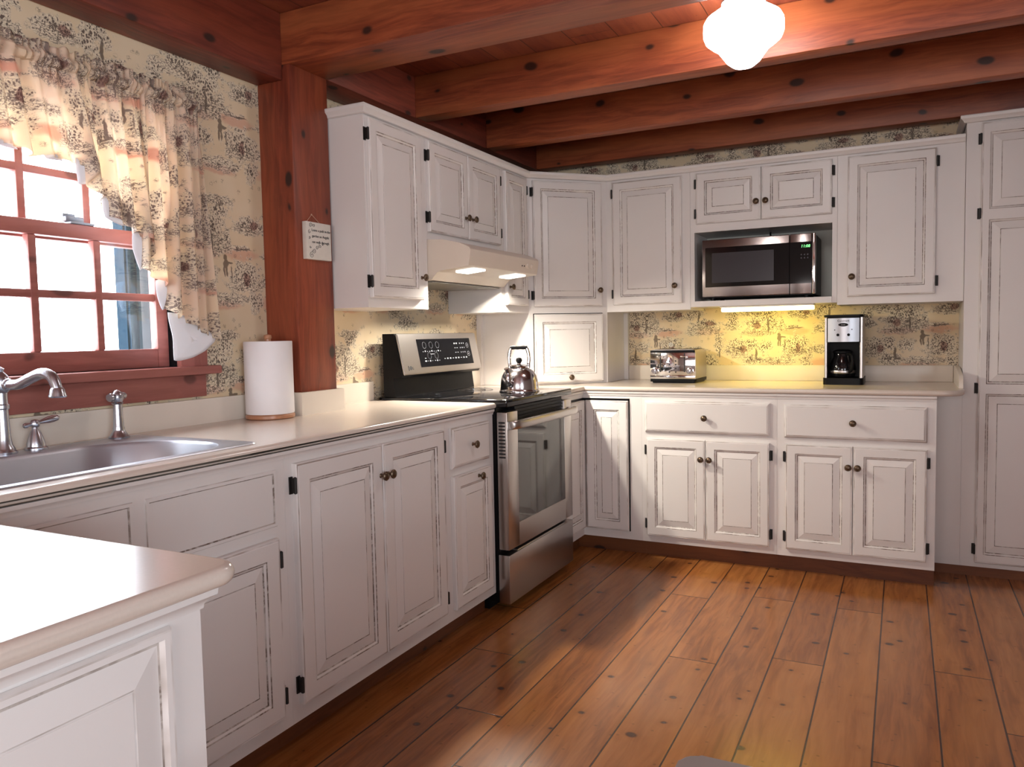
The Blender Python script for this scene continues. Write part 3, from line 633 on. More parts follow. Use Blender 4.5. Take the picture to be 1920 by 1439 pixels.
# ------------------------------------------------------------------ sink and its fittings
t = thing('sink', 'stainless steel drop-in sink with a rounded basin under the window', 'sink', (.34, -3.53, WT1))
bm = B(); sx0, sx1, sy0, sy1 = .066, .610, -3.95, -3.104
def lp(x0, x1, y0, y1, r, z): return [(x, y, z) for x, y in rrect(x0, x1, y0, y1, r, 10)]
bowl = [(.175, .572, -3.905, -3.155, [.10, .13, .22, .12])]
b0 = bowl[0]
def bl(d, z): return lp(b0[0] + d, b0[1] - d, b0[2] + d, b0[3] - d, [max(.02, q - d * .5) for q in b0[4]], z)
loft(bm, [lp(sx0, sx1, sy0, sy1, .03, WT1 + .0005), lp(sx0 + .002, sx1 - .002, sy0 + .002, sy1 - .002, .03, WT1 + .004), lp(sx0 + .012, sx1 - .012, sy0 + .012, sy1 - .012, .03, WT1 + .0045),
          bl(-.012, WT1 + .0045), bl(-.004, WT1 + .003), bl(.002, WT1 - .006), bl(.010, WT1 - .15), bl(.030, WT1 - .178), bl(.07, WT1 - .184)], caps=(False, True))
obj('basin', bm, 'sink_steel', t)
bm = B(); lathe(bm, [(.001, 0), (.045, 0), (.045, .003), (.036, .004), (.03, .001), (.001, .001)], (.37, -3.53, WT1 - .183), (0, 0, 1), 24); obj('drain', bm, 'chrome', t)
DK = WT1 + .0047
t = thing('faucet', 'curved satin-nickel spout of the sink faucet at the frame edge', 'faucet', (.108, -3.527, DK))
bm = B(); lathe(bm, [(.030, 0), (.031, .006), (.026, .010), (.024, .016), (.019, .026), (.016, .05), (.0145, .09), (.0145, .12), (.018, .124), (.018, .132), (.0145, .136), (.0145, .165), (.019, .170), (.022, .182), (.022, .200), (.017, .212), (.008, .222), (.010, .230), (.001, .236)], (.108, -3.527, DK)); obj('body', bm, 'satin', t)
sp = curve_pts([(.108, -3.527, 1.142), (.140, -3.523, 1.140), (.175, -3.518, 1.142), (.215, -3.511, 1.158), (.255, -3.504, 1.170), (.285, -3.499, 1.160), (.298, -3.497, 1.135), (.300, -3.4965, 1.122)], 32)
bm = B(); tube(bm, sp, [.013 + .0015 * math.sin(i / 32 * math.pi) for i in range(33)], 14); lathe(bm, [(.015, -.002), (.017, .002), (.017, .006), (.015, .010)], (.130, -3.524, 1.1405), (1, .12, 0), 16)
lathe(bm, [(.014, .012), (.017, .008), (.020, -.004), (.022, -.010), (.020, -.014), (.012, -.014), (.011, -.008), (.001, -.008)], (.300, -3.4965, 1.121), (0, 0, 1), 18); obj('spout', bm, 'satin', t)
t = thing('water_tap', 'satin-nickel lever tap on a flared base, right of the sink spout', 'tap', (.100, -3.437, DK))
bm = B(); lathe(bm, [(.030, 0), (.030, .005), (.025, .009), (.024, .016), (.021, .028), (.015, .045), (.010, .056), (.009, .062), (.012, .066), (.013, .074), (.009, .082), (.001, .084)], (.100, -3.437, DK)); obj('base', bm, 'satin', t)
bm = B(); lathe(bm, [(.001, -.034), (.006, -.031), (.0075, -.024), (.005, -.014), (.006, 0), (.005, .014), (.006, .020), (.0095, .038), (.010, .052), (.008, .064), (.001, .071)], (.100, -3.437, DK + .073), (.05, 1, .16), 14); obj('lever', bm, 'satin', t)
t = thing('sink_sprayer', 'satin-nickel side sprayer standing behind the basin corner', 'sprayer', (.104, -3.181, DK))
bm = B(); lathe(bm, [(.030, 0), (.031, .004), (.027, .008), (.024, .012), (.019, .020), (.017, .026), (.0175, .030), (.0155, .036), (.0135, .075), (.0135, .104), (.016, .106), (.018, .108)], (.104, -3.181, DK)); obj('base', bm, 'satin', t)
bm = B(); lathe(bm, [(.018, .108), (.015, .112), (.017, .118), (.019, .126), (.016, .138), (.008, .147), (.001, .149)], (.104, -3.181, DK), caps=(True, True))
lathe(bm, [(.001, -.034), (.012, -.034), (.0135, -.028), (.010, -.020), (.011, 0), (.010, .018), (.012, .024), (.010, .031), (.001, .033)], (.104, -3.181, DK + .128), (-.25, 1, .05), 14); obj('spray_head', bm, 'satin', t)

# ------------------------------------------------------------------ range
t = thing('range', 'stainless steel electric range with black glass cooktop and slanted control panel', 'range', (.36, -1.375, 0))
RY0, RY1 = -1.7415, -.9875; CT = .9605
bm = B(); fbox(bm, FL, RY0 + .004, RY1 - .004, .045, .925, .03, .660); fbox(bm, FL, RY0 + .02, RY1 - .02, .0, .045, .08, .600); obj('body', bm, 'blackplastic', t, smooth=False)
bm = B(); frbox(bm, FL, RY0, RY1, .927, CT, .03, .718, .006, 3); obj('cooktop', bm, 'blackglass', t)
for n_, u_, r_ in ((.52, -1.56, .11), (.52, -1.19, .075), (.25, -1.56, .075), (.25, -1.19, .095)):
    bm = B()
    for q in (r_, r_ * .6):
        loft(bm, [[FL(u_ + math.cos(2 * math.pi * k / 40) * rr, z, n_ + math.sin(2 * math.pi * k / 40) * rr) for k in range(40)] for rr, z in ((q, CT + .0002), (q, CT + .0005), (q - .002, CT + .0005), (q - .002, CT + .0002))], caps=(False, False))
    obj('burner_ring', bm, 'ovenglass', t)
bm = B(); prof(bm, FL, [(.062, .9608), (.062, 1.262), (.128, 1.262), (.170, 1.066), (.160, 1.052), (.118, 1.050), (.130, .9608)], RY0, RY1); obj('backguard', bm, 'blackplastic', t, smooth=False)
# slanted stainless fascia: local frame, q up the slope, e outwards
A0 = Vector((.1715, 0, 1.064)); A1 = Vector((.1300, 0, 1.259)); vq = (A1 - A0).normalized(); ve = Vector((vq.z, 0, -vq.x)); SL = (A1 - A0).length
def sl(u, q, e): return A0 + vq * (q * SL) + ve * e + Vector((0, u, 0))
def slq(bm, u0, u1, q0, q1, e0, e1, mi=0): return hexa(bm, [sl(u0, q0, e0), sl(u1, q0, e0), sl(u1, q1, e0), sl(u0, q1, e0), sl(u0, q0, e1), sl(u1, q0, e1), sl(u1, q1, e1), sl(u0, q1, e1)], mi)
bm = B(); v = slq(bm, RY0 + .003, RY1 - .003, 0, 1, .0005, .012); bmesh.ops.bevel(bm, geom=list({e for q in v for e in q.link_edges}), offset=.004, segments=2, affect='EDGES'); cp = obj('control_panel', bm, 'steel', t)
bm = B(); v = slq(bm, RY0 + .155, RY1 - .082, .155, .855, .0115, .0135); obj('display', bm, 'display_glass', cp)
bm = B()
def mk(u, q, w_, h_): slq(bm, RY0 + u - w_ / 2, RY0 + u + w_ / 2, q - h_ / 2, q + h_ / 2, .0136, .0140)
for k, u in enumerate((.215, .275, .335)):
    mk(u, .55, .010, .035); mk(u - .020, .54, .005, .018); mk(u + .020, .54, .005, .018)
    lathe(bm, [(.0165, 0), (.0165, .0003), (.0159, .0003), (.0159, 0)], sl(RY0 + u, .70, .0136), ve, 20, (False, False))
obj('marking', bm, 'mark', cp); bm = B()
for u in (.245, .31):
    mk(u, .30, .010, .035); mk(u - .020, .30, .005, .018); mk(u + .020, .30, .005, .018)
    lathe(bm, [(.0165, 0), (.0165, .0003), (.0159, .0003), (.0159, 0)], sl(RY0 + u, .43, .0136), ve, 20, (False, False))
mk(.205, .30, .018, .03); mk(.205, .37, .012, .02); mk(.275, .47, .03, .01)
obj('marking', bm, 'mark', cp); bm = B()
for j, q in enumerate((.72, .60, .48)):
    for i in range(3): mk(.560 + .020 * i, q, .006, .03)
obj('marking', bm, 'mark', cp)
for u in (.505, .527):
    bm = B()
    for j, q in enumerate((.72, .60, .48)): mk(u, q, .012, .035 if j == 0 else .012)
    obj('marking', bm, 'mark', cp)
bm = B()
for i in range(9): mk(.385 + .0275 * i, .335, .013, .035 if i % 3 else .014)
obj('marking', bm, 'mark', cp)
for q in (.66, .43):
    bm = B(); lathe(bm, [(.013, 0), (.013, .0004), (.0118, .0004), (.0118, 0)], sl(RY0 + .635, q, .0136), ve, 20, (False, False)); mk(.635, q, .008, .02); obj('marking', bm, 'mark', cp)
bm = B(); slq(bm, RY0 + .043, RY0 + .050, .10, .215, .0121, .0126); lathe(bm, [(.001, 0), (.010, 0), (.010, .0005), (.001, .0005)], sl(RY0 + .064, .16, .0121), ve, 18); text(bm, 'G', .019, sl(RY0 + .074, .115, .0123), (0, 1, 0), vq); obj('logo', bm, 'ink', cp)
# oven door
dr = None
bm = B(); fr = [(RY0 + .003, RY0 + .112), (RY1 - .095, RY1 - .003)]
frbox(bm, FL, RY0 + .003, RY0 + .112, .285, .905, .664, .716, .004); frbox(bm, FL, RY1 - .098, RY1 - .003, .285, .905, .664, .716, .004)
fbox(bm, FL, RY0 + .110, RY1 - .096, .285, .392, .664, .7155); fbox(bm, FL, RY0 + .110, RY1 - .096, .838, .860, .664, .7155)
dr = obj('oven_door', bm, 'steel', t)
bm = B(); fbox(bm, FL, RY0 + .108, RY1 - .094, .388, .840, .668, .7135); obj('door_glass', bm, 'ovenglass', dr)
bm = B(); fbox(bm, FL, RY0 + .112, RY1 - .098, .861, .922, .664, .700)
for z in (.874, .890, .906): fbox(bm, FL, RY0 + .115, RY1 - .101, z - .003, z + .003, .700, .706)
obj('vent_trim', bm, 'blackplastic', dr)
bm = B()
for i in range(11): box(bm, .674, .706, RY0 + .0015, RY0 + .004, .700 + i * .0155, .707 + i * .0155)
obj('side_vents', bm, 'ink', dr)
hp = curve_pts([(.712, RY0 + .010, .843), (.742, RY0 + .014, .848), (.762, RY0 + .06, .850), (.772, RY0 + .2, .852), (.776, (RY0 + RY1) / 2, .853), (.772, RY1 - .2, .852), (.762, RY1 - .06, .850), (.742, RY1 - .014, .848), (.712, RY1 - .010, .843)], 40)
bm = B(); loft(bm, [[(p.x + math.cos(a) * .0085, p.y, p.z + math.sin(a) * .019) for a in [2 * math.pi * k / 14 for k in range(14)]] for p in hp]); obj('handle', bm, 'steel', dr)
bm = B(); frbox(bm, FL, RY0 + .003, RY1 - .003, .040, .262, .660, .716, .004); fbox(bm, FL, RY0 + .10, RY1 - .10, .250, .268, .664, .708); obj('drawer', bm, 'steel', t)

# ------------------------------------------------------------------ range hood
t = thing('range_hood', 'cream under-cabinet range hood with lit lamps above the range', 'range hood', (.28, -1.394, 1.5))
HY0, HY1 = -1.7545, -1.0325
bm = B()
prof(bm, FL, [(.001, 1.500), (.001, 1.687), (.337, 1.687), (.420, 1.681), (.500, 1.662), (.552, 1.640), (.560, 1.630), (.560, 1.620), (.549, 1.560), (.542, 1.556), (.400, 1.542), (.385, 1.536), (.352, 1.502)], HY0, HY1)
obj('shell', bm, 'hood', t)
def under(n): return 1.556 - (.542 - n) * (.014 / .142)
for u in (HY0 + .09, HY1 - .20):
    bm = B()
    hexa(bm, [FL(u, under(.43) - .008, .43), FL(u + .11, under(.43) - .008, .43), FL(u + .11, under(.525) - .008, .525), FL(u, under(.525) - .008, .525), FL(u, under(.43) + .002, .43), FL(u + .11, under(.43) + .002, .43), FL(u + .11, under(.525) + .002, .525), FL(u, under(.525) + .002, .525)]); obj('lamp_lens', bm, 'lens', t)
for i, u in enumerate((HY0 + .145, HY1 - .145)):
    area_light('hood_lamp_light', FL(u, 1.530, .412), FL(u, .9, .62), .055, .045, 11.0, (1.0, .92, .78), spread=2.85)
bm = B(); fbox(bm, FL, HY0 + .03, HY1 - .03, 1.494, 1.4995, .03, .34); obj('grease_filter', bm, 'filter', t)
bm = B()
for u in (HY1 - .19, HY1 - .165): lathe(bm, [(.001, 0), (.004, 0), (.004, .003), (.001, .003)], FL(u, 1.593, .5545), (1, 0, -.17), 10)
obj('buttons', bm, 'hinge', t)
for u in (HY1 - .13, HY1 - .08):
    bm = B(); lathe(bm, [(.012, 0), (.012, .007), (.009, .010), (.001, .010)], FL(u, 1.595, .5550), (1, 0, -.17), 16); obj('knob', bm, 'hood', t)

# ------------------------------------------------------------------ kettle
kx, ky, kz = .552, -1.272, CT + .0006
t = thing('kettle', 'shiny steel whistling kettle with black-gripped handle on the cooktop', 'kettle', (kx, ky, kz))
bm = B(); lathe(bm, [(.092, 0), (.102, .001), (.102, .006), (.098, .010), (.0965, .016), (.0955, .03), (.093, .055), (.087, .08), (.076, .10), (.060, .113), (.050, .117), (.046, .119), (.046, .121), (.001, .121)], (kx, ky, kz), seg=40); obj('body', bm, 'dark_chrome', t)
bm = B(); lathe(bm, [(.047, .1205), (.048, .125), (.043, .131), (.03, .135), (.010, .137), (.008, .141), (.001, .141)], (kx, ky, kz), seg=32); ld = obj('lid', bm, 'chrome', t)
bm = B(); lathe(bm, [(.008, .140), (.010, .144), (.015, .152), (.016, .160), (.012, .168), (.001, .171)], (kx, ky, kz), seg=20); obj('lid_knob', bm, 'blackplastic', ld)
# spout faces the photographer's left front
sd = Vector((.42, -.9, 0)).normalized(); cr = Vector((_r[0], _r[1], 0)).normalized()
K = Vector((kx, ky, kz)); sd = (sd * .87 - cr * .44).normalized()
bm = B(); tube(bm, curve_pts([K + sd * .085 + Vector((0, 0, .040)), K + sd * .112 + Vector((0, 0, .050)), K + sd * .120 + Vector((0, 0, .075)), K + sd * .118 + Vector((0, 0, .098)), K + sd * .128 + Vector((0, 0, .118))], 20), [.020 - .010 * (i / 20) ** .7 for i in range(21)], 14); obj('spout', bm, 'dark_chrome', t)
bm = B(); lathe(bm, [(.013, 0), (.014, .004), (.012, .008), (.001, .008)], K + sd * .128 + Vector((0, 0, .117)), (sd.x * .3, sd.y * .3, 1), 14); obj('whistle', bm, 'chrome', t)
ha = cr * .9 + sd * .1; ha.normalize()
for s in (-1, 1):
    bm = B(); tube(bm, curve_pts([K + ha * s * .047 + Vector((0, 0, .118)), K + ha * s * .048 + Vector((0, 0, .140)), K + ha * s * .050 + Vector((0, 0, .170)), K + ha * s * .046 + Vector((0, 0, .200)), K + ha * s * .040 + Vector((0, 0, .218))], 14), .0085, 10)
    lathe(bm, [(.001, -.004), (.011, -.004), (.011, .004), (.001, .004)], K + ha * s * .047 + Vector((0, 0, .135)), ha, 14)
    hd = obj('handle_arm', bm, 'chrome', t)
bm = B(); lathe(bm, [(.001, -.044), (.009, -.043), (.0105, -.03), (.009, -.018), (.0105, -.005), (.009, .008), (.0105, .022), (.009, .034), (.010, .043), (.001, .044)], K + Vector((0, 0, .221)), ha, 14); obj('grip', bm, 'blackplastic', t)

# ------------------------------------------------------------------ microwave
t = thing('microwave', 'stainless microwave with black glass door reading 11:08, inside the wall-cabinet niche', 'microwave', (1.56, -.19, 1.4155))
MX0, MX1, MZ0, MZ1, MF = 1.262, 1.858, 1.434, 1.752, .366
bm = B(); fbox(bm, FB, MX0 + .004, MX1 - .002, MZ0 - .004, MZ1 - .006, .03, MF - .03)
for u in (MX0 + .05, MX1 - .05):
    for n_ in (.06, MF - .06): lathe(bm, [(.012, 0), (.012, MZ0 - 1.4155)], FB(u, 1.4156, n_), (0, 0, 1), 12)
obj('body', bm, 'blackplastic', t, smooth=False)
XD_ = MX0 + .435 + .03
bm = B(); frbox(bm, FB, MX0, XD_, MZ0, MZ1, MF - .03, MF, .005, 2); mwd = obj('door', bm, 'reflect_brown_steel', t)
bm = B(); frbox(bm, FB, MX0 + .018, XD_ - .0005, MZ0 + .055, MZ1 - .044, MF - .004, MF + .002, .001, 1); gl = obj('door_glass', bm, 'blackglass', mwd)
bm = B(); fbox(bm, FB, MX0 + .055, MX0 + .385, MZ0 + .078, MZ1 - .075, MF + .002, MF + .0026); obj('viewing_window', bm, 'mwwindow', mwd)
bm = B(); frbox(bm, FB, XD_ + .002, MX1 - .020, MZ0, MZ1, MF - .03, MF, .004, 2); cpn = obj('control_fascia', bm, 'reflect_brown_steel', t)
bm = B(); frbox(bm, FB, MX1 - .019, MX1, MZ0 - .001, MZ1 + .001, MF - .034, MF + .003, .006, 3); obj('end_trim', bm, 'chrome', t)
bm = B(); fbox(bm, FB, XD_ + .0015, MX1 - .020, MZ0 + .055, MZ1 - .044, MF - .004, MF + .002); obj('touch_panel', bm, 'blackglass', cpn)
bm = B(); text(bm, '11:08', .021, FB(MX1 - .074, MZ1 - .074, MF + .0026), (1, 0, 0), (0, 0, 1), shear=.12); obj('clock_digits', bm, 'led', cpn)
bm = B()
for i in range(3):
    for j in range(2): fbox(bm, FB, MX1 - .074 + i * .016, MX1 - .068 + i * .016, MZ1 - .115 - j * .017, MZ1 - .108 - j * .017, MF + .002, MF + .0024)
obj('keypad_marks', bm, M['mwwindow'], cpn)
bm = B(); tube(bm, curve_pts([FB(1.592, 1.800, .10), FB(1.594, 1.785, .12), FB(1.600, 1.770, .11), FB(1.604, 1.756, .08), FB(1.604, 1.7485, .05)], 14), .005, 8); obj('power_cord', bm, 'blackplastic', t)

# ------------------------------------------------------------------ under-cabinet lamp
t = thing('under_cabinet_light', 'lit fluorescent strip glowing under the microwave shelf', 'light', (1.6, -.29, 1.35))
bm = B(); frbox(bm, FB, 1.352, 1.846, 1.374, 1.3825, .225, .330, .002); obj('housing', bm, 'paint', t)
bm = B(); frbox(bm, FB, 1.356, 1.842, 1.351, 1.3738, .235, .318, .006, 3); obj('diffuser', bm, 'tube', t)
area_light('under_cabinet_glow', (1.60, -.26, 1.348), (1.60, -.12, .95), .46, .07, 2.0, (1.0, .77, .05))

# ------------------------------------------------------------------ toaster
t = thing('toaster', 'chrome four-slice toaster with two dials on the back worktop', 'toaster', (1.08, -.19, WT1))
TX0, TX1, TF, TB, TZ0, TZ1 = .948, 1.213, -.332, -.060, .972, 1.143
bm = B(); plan(bm, rrect(TX0 + .006, TX1 - .004, TF + .012, TB, .02, 5), .9485, .956); plan(bm, rrect(TX0 - .003, TX1 + .006, TF - .002, TB + .004, .02, 5), .956, TZ0); obj('base', bm, 'blackplastic', t)
bm = B(); r = .022; prf = [(TX0, TZ0), (TX1, TZ0), (TX1 + .002, TZ0 + .04)] + [(TX1 - r + r * math.cos(a), TZ1 - r + r * math.sin(a)) for a in [math.radians(15 * i) for i in range(7)]] + [(TX0 + r - r * math.sin(a), TZ1 - r + r * math.cos(a)) for a in [math.radians(15 * i) for i in range(7)]]
loft(bm, [[(x, TF + .006, z) for x, z in prf], [(x, TB, z) for x, z in prf]]); obj('shell', bm, 'steel', t)
bm = B(); fr_ = [(TX0 + .002, TF + .0065), (TX1 - .001, TF + .0065)]
rbox(bm, TX0 + .0005, TX1 - .0005, TF, TF + .0062, TZ0, TZ1 - .018, .002); obj('front_plate', bm, 'chrome', t)
bm = B(); rbox(bm, TX0 + .001, TX1 - .001, TF - .0025, TF - .0002, TZ0 + .001, TZ0 + .022, .001); nb = obj('name_band', bm, 'chrome', t)
bm = B(); text(bm, 'Cuisinart', .013, (TX0 + .132, TF - .0028, TZ0 + .007), (1, 0, 0), (0, 0, 1), align='CENTER'); obj('lettering', bm, 'ink', nb)
bm = B(); rbox(bm, TX0 + .001, TX1 - .002, TF - .001, TF + .005, TZ1 - .0175, TZ1 - .004, .002); obj('top_rim', bm, 'blackplastic', t)
for ux in (TX0 + .062, TX1 - .062):
    bm = B(); box(bm, ux - .0035, ux + .0035, TF - .0006, TF - .0001, TZ0 + .040, TZ1 - .022); obj('lever_slot', bm, 'ink', t)
    bm = B(); rbox(bm, ux - .020, ux + .020, TF - .022, TF - .006, TZ1 - .044, TZ1 - .036, .003); box(bm, ux - .003, ux + .003, TF - .008, TF - .0007, TZ1 - .043, TZ1 - .037); obj('lever', bm, 'chrome', t)
for ux in (TX0 + .030, TX1 - .030):
    bm = B(); lathe(bm, [(.022, 0), (.022, .003), (.017, .004), (.016, .012), (.014, .014), (.001, .014)], (ux, TF - .0001, TZ0 + .045), (0, -1, 0), 24); rbox(bm, ux - .003, ux + .003, TF - .020, TF - .014, TZ0 + .031, TZ0 + .059, .001); obj('dial', bm, 'dark_chrome', t)
for col in (TX0 + .115, TX0 + .152):
    for j in range(4):
        bm = B(); lathe(bm, [(.0045, 0), (.0045, .002), (.001, .003)], (col, TF - .0001, TZ0 + .040 + .0215 * j), (0, -1, 0), 12); obj('button', bm, 'ink', t)
bm = B()
for ux in (TX0 + .06, TX1 - .06):
    for dy in (-.03,): box(bm, ux - .045, ux - .012, TF + .05, TB - .03, TZ1 - .0006, TZ1 + .0006); box(bm, ux + .012, ux + .045, TF + .05, TB - .03, TZ1 - .0006, TZ1 + .0006)
obj('bread_slots', bm, 'ink', t)

# ------------------------------------------------------------------ coffee maker
t = thing('coffee_maker', 'silver and black drip coffee maker at the right end of the worktop', 'coffee maker', (1.99, -.2, WT1))
cx0, cx1, cf, cb = 1.897, 2.087, -.335, -.060
bm = B(); plan(bm, rrect(cx0 - .004, cx1 + .004, cf, cb, .025, 6), .9485, .983); obj('base', bm, 'blackplastic', t)
bm = B(); plan(bm, rrect(cx0 + .006, cx1 - .006, -.150, cb + .002, .012, 5), .983, 1.306); plan(bm, rrect(cx0 + .014, cx1 - .014, cf + .022, -.151, .004, 4), 1.172, 1.305); obj('tower', bm, 'blackplastic', t)
for x0, x1 in ((cx0, cx0 + .016), (cx1 - .018, cx1)):
    bm = B(); plan(bm, rrect(x0, x1, cf + .035, cb + .006, .006, 5), .983, 1.303); obj('side_column', bm, 'steel', t)
bm = B(); pts = [(cx0 + .018, cf + .020)] + [(cx0 + .018 + (cx1 - cx0 - .036) * i / 12, cf + .020 - .016 * math.sin(math.pi * i / 12)) for i in range(1, 12)] + [(cx1 - .018, cf + .020)]; plan(bm, pts[::-1] and pts, 1.175, 1.300); fp = obj('front_panel', bm, 'panel_silver', t)
bm = B(); plan(bm, rrect(cx0 - .002, cx1 + .002, cf + .004, cb, .028, 6), 1.3065, 1.318); obj('lid', bm, 'blackplastic', t)
xm = (cx0 + cx1) / 2; fy = cf + .0035
bm = B(); text(bm, 'Cuisinart', .016, (xm, fy - .0008, 1.281), (1, 0, 0), (0, 0, 1), align='CENTER'); obj('lettering', bm, 'ink', fp)
bm = B(); loft(bm, [[(xm + .024 * math.cos(a), y_, 1.265 + .009 * math.sin(a)) for a in [2 * math.pi * k / 28 for k in range(28)]] for y_ in (fy + .002, fy - .002)]); obj('clock_bezel', bm, 'blackplastic', fp)
bm = B(); text(bm, '8:00', .011, (xm, fy - .0026, 1.2612), (1, 0, 0), (0, 0, 1), align='CENTER'); obj('clock_digits', bm, 'mark', fp)
for ux in (xm - .026, xm + .026):
    bm = B(); lathe(bm, [(.0072, 0), (.0072, .003), (.0045, .0045), (.001, .0045)], (ux, fy + .002, 1.212), (0, -1, 0), 16); obj('dial', bm, 'blackplastic', fp)
bm = B()
for ux, uz in ((xm - .042, 1.238), (xm + .042, 1.240), (xm - .010, 1.233), (xm + .010, 1.233), (xm, 1.205)): lathe(bm, [(.0028, 0), (.0028, .0015), (.001, .002)], (ux, fy + .003, uz), (0, -1, 0), 10)
obj('button_marks', bm, 'ink', fp)
cg = Vector((xm - .008, -.232, .984))
bm = B(); lathe(bm, [(.045, .0005), (.060, .004), (.066, .02), (.066, .05), (.058, .085), (.046, .110), (.044, .125), (.048, .130)], cg, seg=32, caps=(True, True)); cf_ = obj('carafe', bm, 'blackglass', t)
bm = B(); lathe(bm, [(.0665, .022), (.0672, .024), (.0672, .036), (.0665, .038)], cg, seg=32, caps=(False, False)); obj('carafe_band', bm, 'steel', cf_)
bm = B(); lathe(bm, [(.048, .1302), (.049, .140), (.03, .148), (.001, .149)], cg, seg=28); obj('carafe_lid', bm, 'blackplastic', cf_)
bm = B(); hdir = Vector((.55, -.84, 0)); tube(bm, curve_pts([cg + hdir * .046 + Vector((0, 0, .124)), cg + hdir * .085 + Vector((0, 0, .122)), cg + hdir * .098 + Vector((0, 0, .09)), cg + hdir * .090 + Vector((0, 0, .045)), cg + hdir * .066 + Vector((0, 0, .03))], 18), .008, 10); obj('carafe_handle', bm, 'blackplastic', cf_)

# ------------------------------------------------------------------ paper towel
pc = (.118, -2.548)
t = thing('paper_towel_holder', 'round wooden paper towel stand on the worktop by the post', 'paper towel holder', (*pc, WT1))
bm = B(); lathe(bm, [(.086, .0005), (.091, .004), (.091, .014), (.086, .019), (.03, .019), (.001, .019)], (*pc, WT1), seg=40); obj('base', bm, 'basewood', t)
bm = B(); lathe(bm, [(.012, .019), (.012, .300), (.016, .304), (.014, .316), (.001, .320)], (*pc, WT1), seg=20); obj('rod', bm, 'basewood', t)
bm = B(); lathe(bm, [(.018, .0195), (.088, .0195), (.0895, .022), (.0895, .290), (.088, .2925), (.018, .2925)], (*pc, WT1), seg=48, caps=(False, False)); lathe(bm, [(.018, .0195), (.018, .2925)], (*pc, WT1), seg=24, caps=(False, False))
bmesh.ops.remove_doubles(bm, verts=bm.verts, dist=.00005)
single('paper_towel_roll', bm, 'paper', 'fat white paper towel roll on the wooden stand', 'paper towels', (*pc, WT1 + .0195))

# ------------------------------------------------------------------ plaque on the post
t = thing('wall_plaque', 'small cream plaque with a garden motto hanging on the timber post', 'plaque', (.17, -2.314, 1.56))
PX, PY0, PY1, PZ0, PZ1 = .189, -2.392, -2.246, 1.560, 1.706
bm = B(); rbox(bm, .1685, PX, PY0, PY1, PZ0, PZ1, .0015); pl = obj('board', bm, 'plaque', t)
bm = B(); U, V = (0, 1, 0), (0, 0, 1)
for s, z, dy in (('Leave a path in the', PZ1 - .036, .030), ('garden so Angels', PZ1 - .059, .032), ('can walk through', PZ1 - .082, .031)): text(bm, s, .0146, (PX + .0006, PY0 + dy, z), U, V)
obj('motto', bm, 'ink', pl)
bm = B()
def scroll(cy, cz, r, turns, a0=0, n=26): tube(bm, [(PX + .0006, cy + r * (1 - i / n * .85) * math.cos(a0 + i / n * turns * 6.28), cz + r * (1 - i / n * .85) * math.sin(a0 + i / n * turns * 6.28)) for i in range(n + 1)], .0008, 5)
for a in ((PY0 + .026, PZ1 - .014, .010, 1.3, 0), (PY0 + .044, PZ1 - .012, .007, 1.2, 3), (PY0 + .018, PZ1 - .040, .008, 1.2, 1.5), (PY0 + .017, PZ1 - .062, .006, 1.1, 4), (PY0 + .028, PZ0 + .016, .013, 1.5, 1), (PY0 + .042, PZ0 + .034, .011, 1.4, 3), (PY0 + .060, PZ0 + .046, .009, 1.3, 0), (PY0 + .078, PZ0 + .055, .008, 1.2, 2), (PY0 + .094, PZ0 + .062, .006, 1.1, 0), (PY0 + .022, PZ0 + .046, .005, 1.1, 2)): scroll(*a)
obj('scrollwork', bm, 'ink', pl)
bm = B(); tube(bm, [(.1715, -2.372, PZ1 - .002), (.172, -2.338, 1.738), (.1715, -2.286, PZ1 - .002)], .0011, 6); lathe(bm, [(.001, 0), (.003, .001), (.003, .004), (.001, .005)], (.1685, -2.338, 1.738), (1, 0, 0), 10); obj('hanging_cord', bm, 'twine', t)

# ------------------------------------------------------------------ ceiling lamp
lx, ly = 1.755, -1.87
t = thing('ceiling_lamp', 'lit white schoolhouse globe lamp hanging below the ceiling between two beams', 'lamp', (lx, ly, CZ))
bm = B(); lathe(bm, [(.001, CZ - .0005), (.085, CZ - .0005), (.085, CZ - .020), (.072, CZ - .032), (.072, CZ - .078), (.076, CZ - .082), (.076, CZ - .090), (.066, CZ - .092), (.001, CZ - .085)], (lx, ly, 0), seg=36); obj('fitter', bm, 'satin', t)
bm = B(); lathe(bm, [(.055, CZ - .088), (.058, CZ - .094), (.074, CZ - .104), (.092, CZ - .117), (.108, CZ - .128), (.128, CZ - .142), (.137, CZ - .158), (.1385, CZ - .178), (.137, CZ - .200), (.130, CZ - .217), (.112, CZ - .232), (.092, CZ - .246), (.076, CZ - .266), (.058, CZ - .292), (.036, CZ - .309), (.012, CZ - .316), (.001, CZ - .3165)], (lx, ly, 0), seg=40); obj('globe', bm, 'globe', t)

# ------------------------------------------------------------------ wall outlet behind the toaster
t = thing('wall_outlet', 'papered-over wall outlet behind the toaster', 'outlet', (.985, -.003, 1.15))
bm = B(); frbox(bm, FB, .915, 1.045, 1.075, 1.205, .0005, .006, .002); pl = obj('cover_plate', bm, 'wallpaper', t)
uvbox(pl, lambda c, n: (c.x + .985 - 2.366, c.z + 1.15 - 1.19))
for z in (1.12, 1.165):
    bm = B(); lathe(bm, [(.015, 0), (.015, .0015), (.001, .0015)], FB(.985, z, .006), (0, -1, 0), 20); s = obj('socket', bm, 'plaque', pl)
    bm = B(); fbox(bm, FB, .978, .980, z - .001, z + .008, .0076, .0079); fbox(bm, FB, .989, .991, z - .001, z + .008, .0076, .0079); lathe(bm, [(.0022, 0), (.0022, .0003)], FB(.985, z - .006, .0076), (0, -1, 0), 8); obj('socket_holes', bm, 'ink', pl)

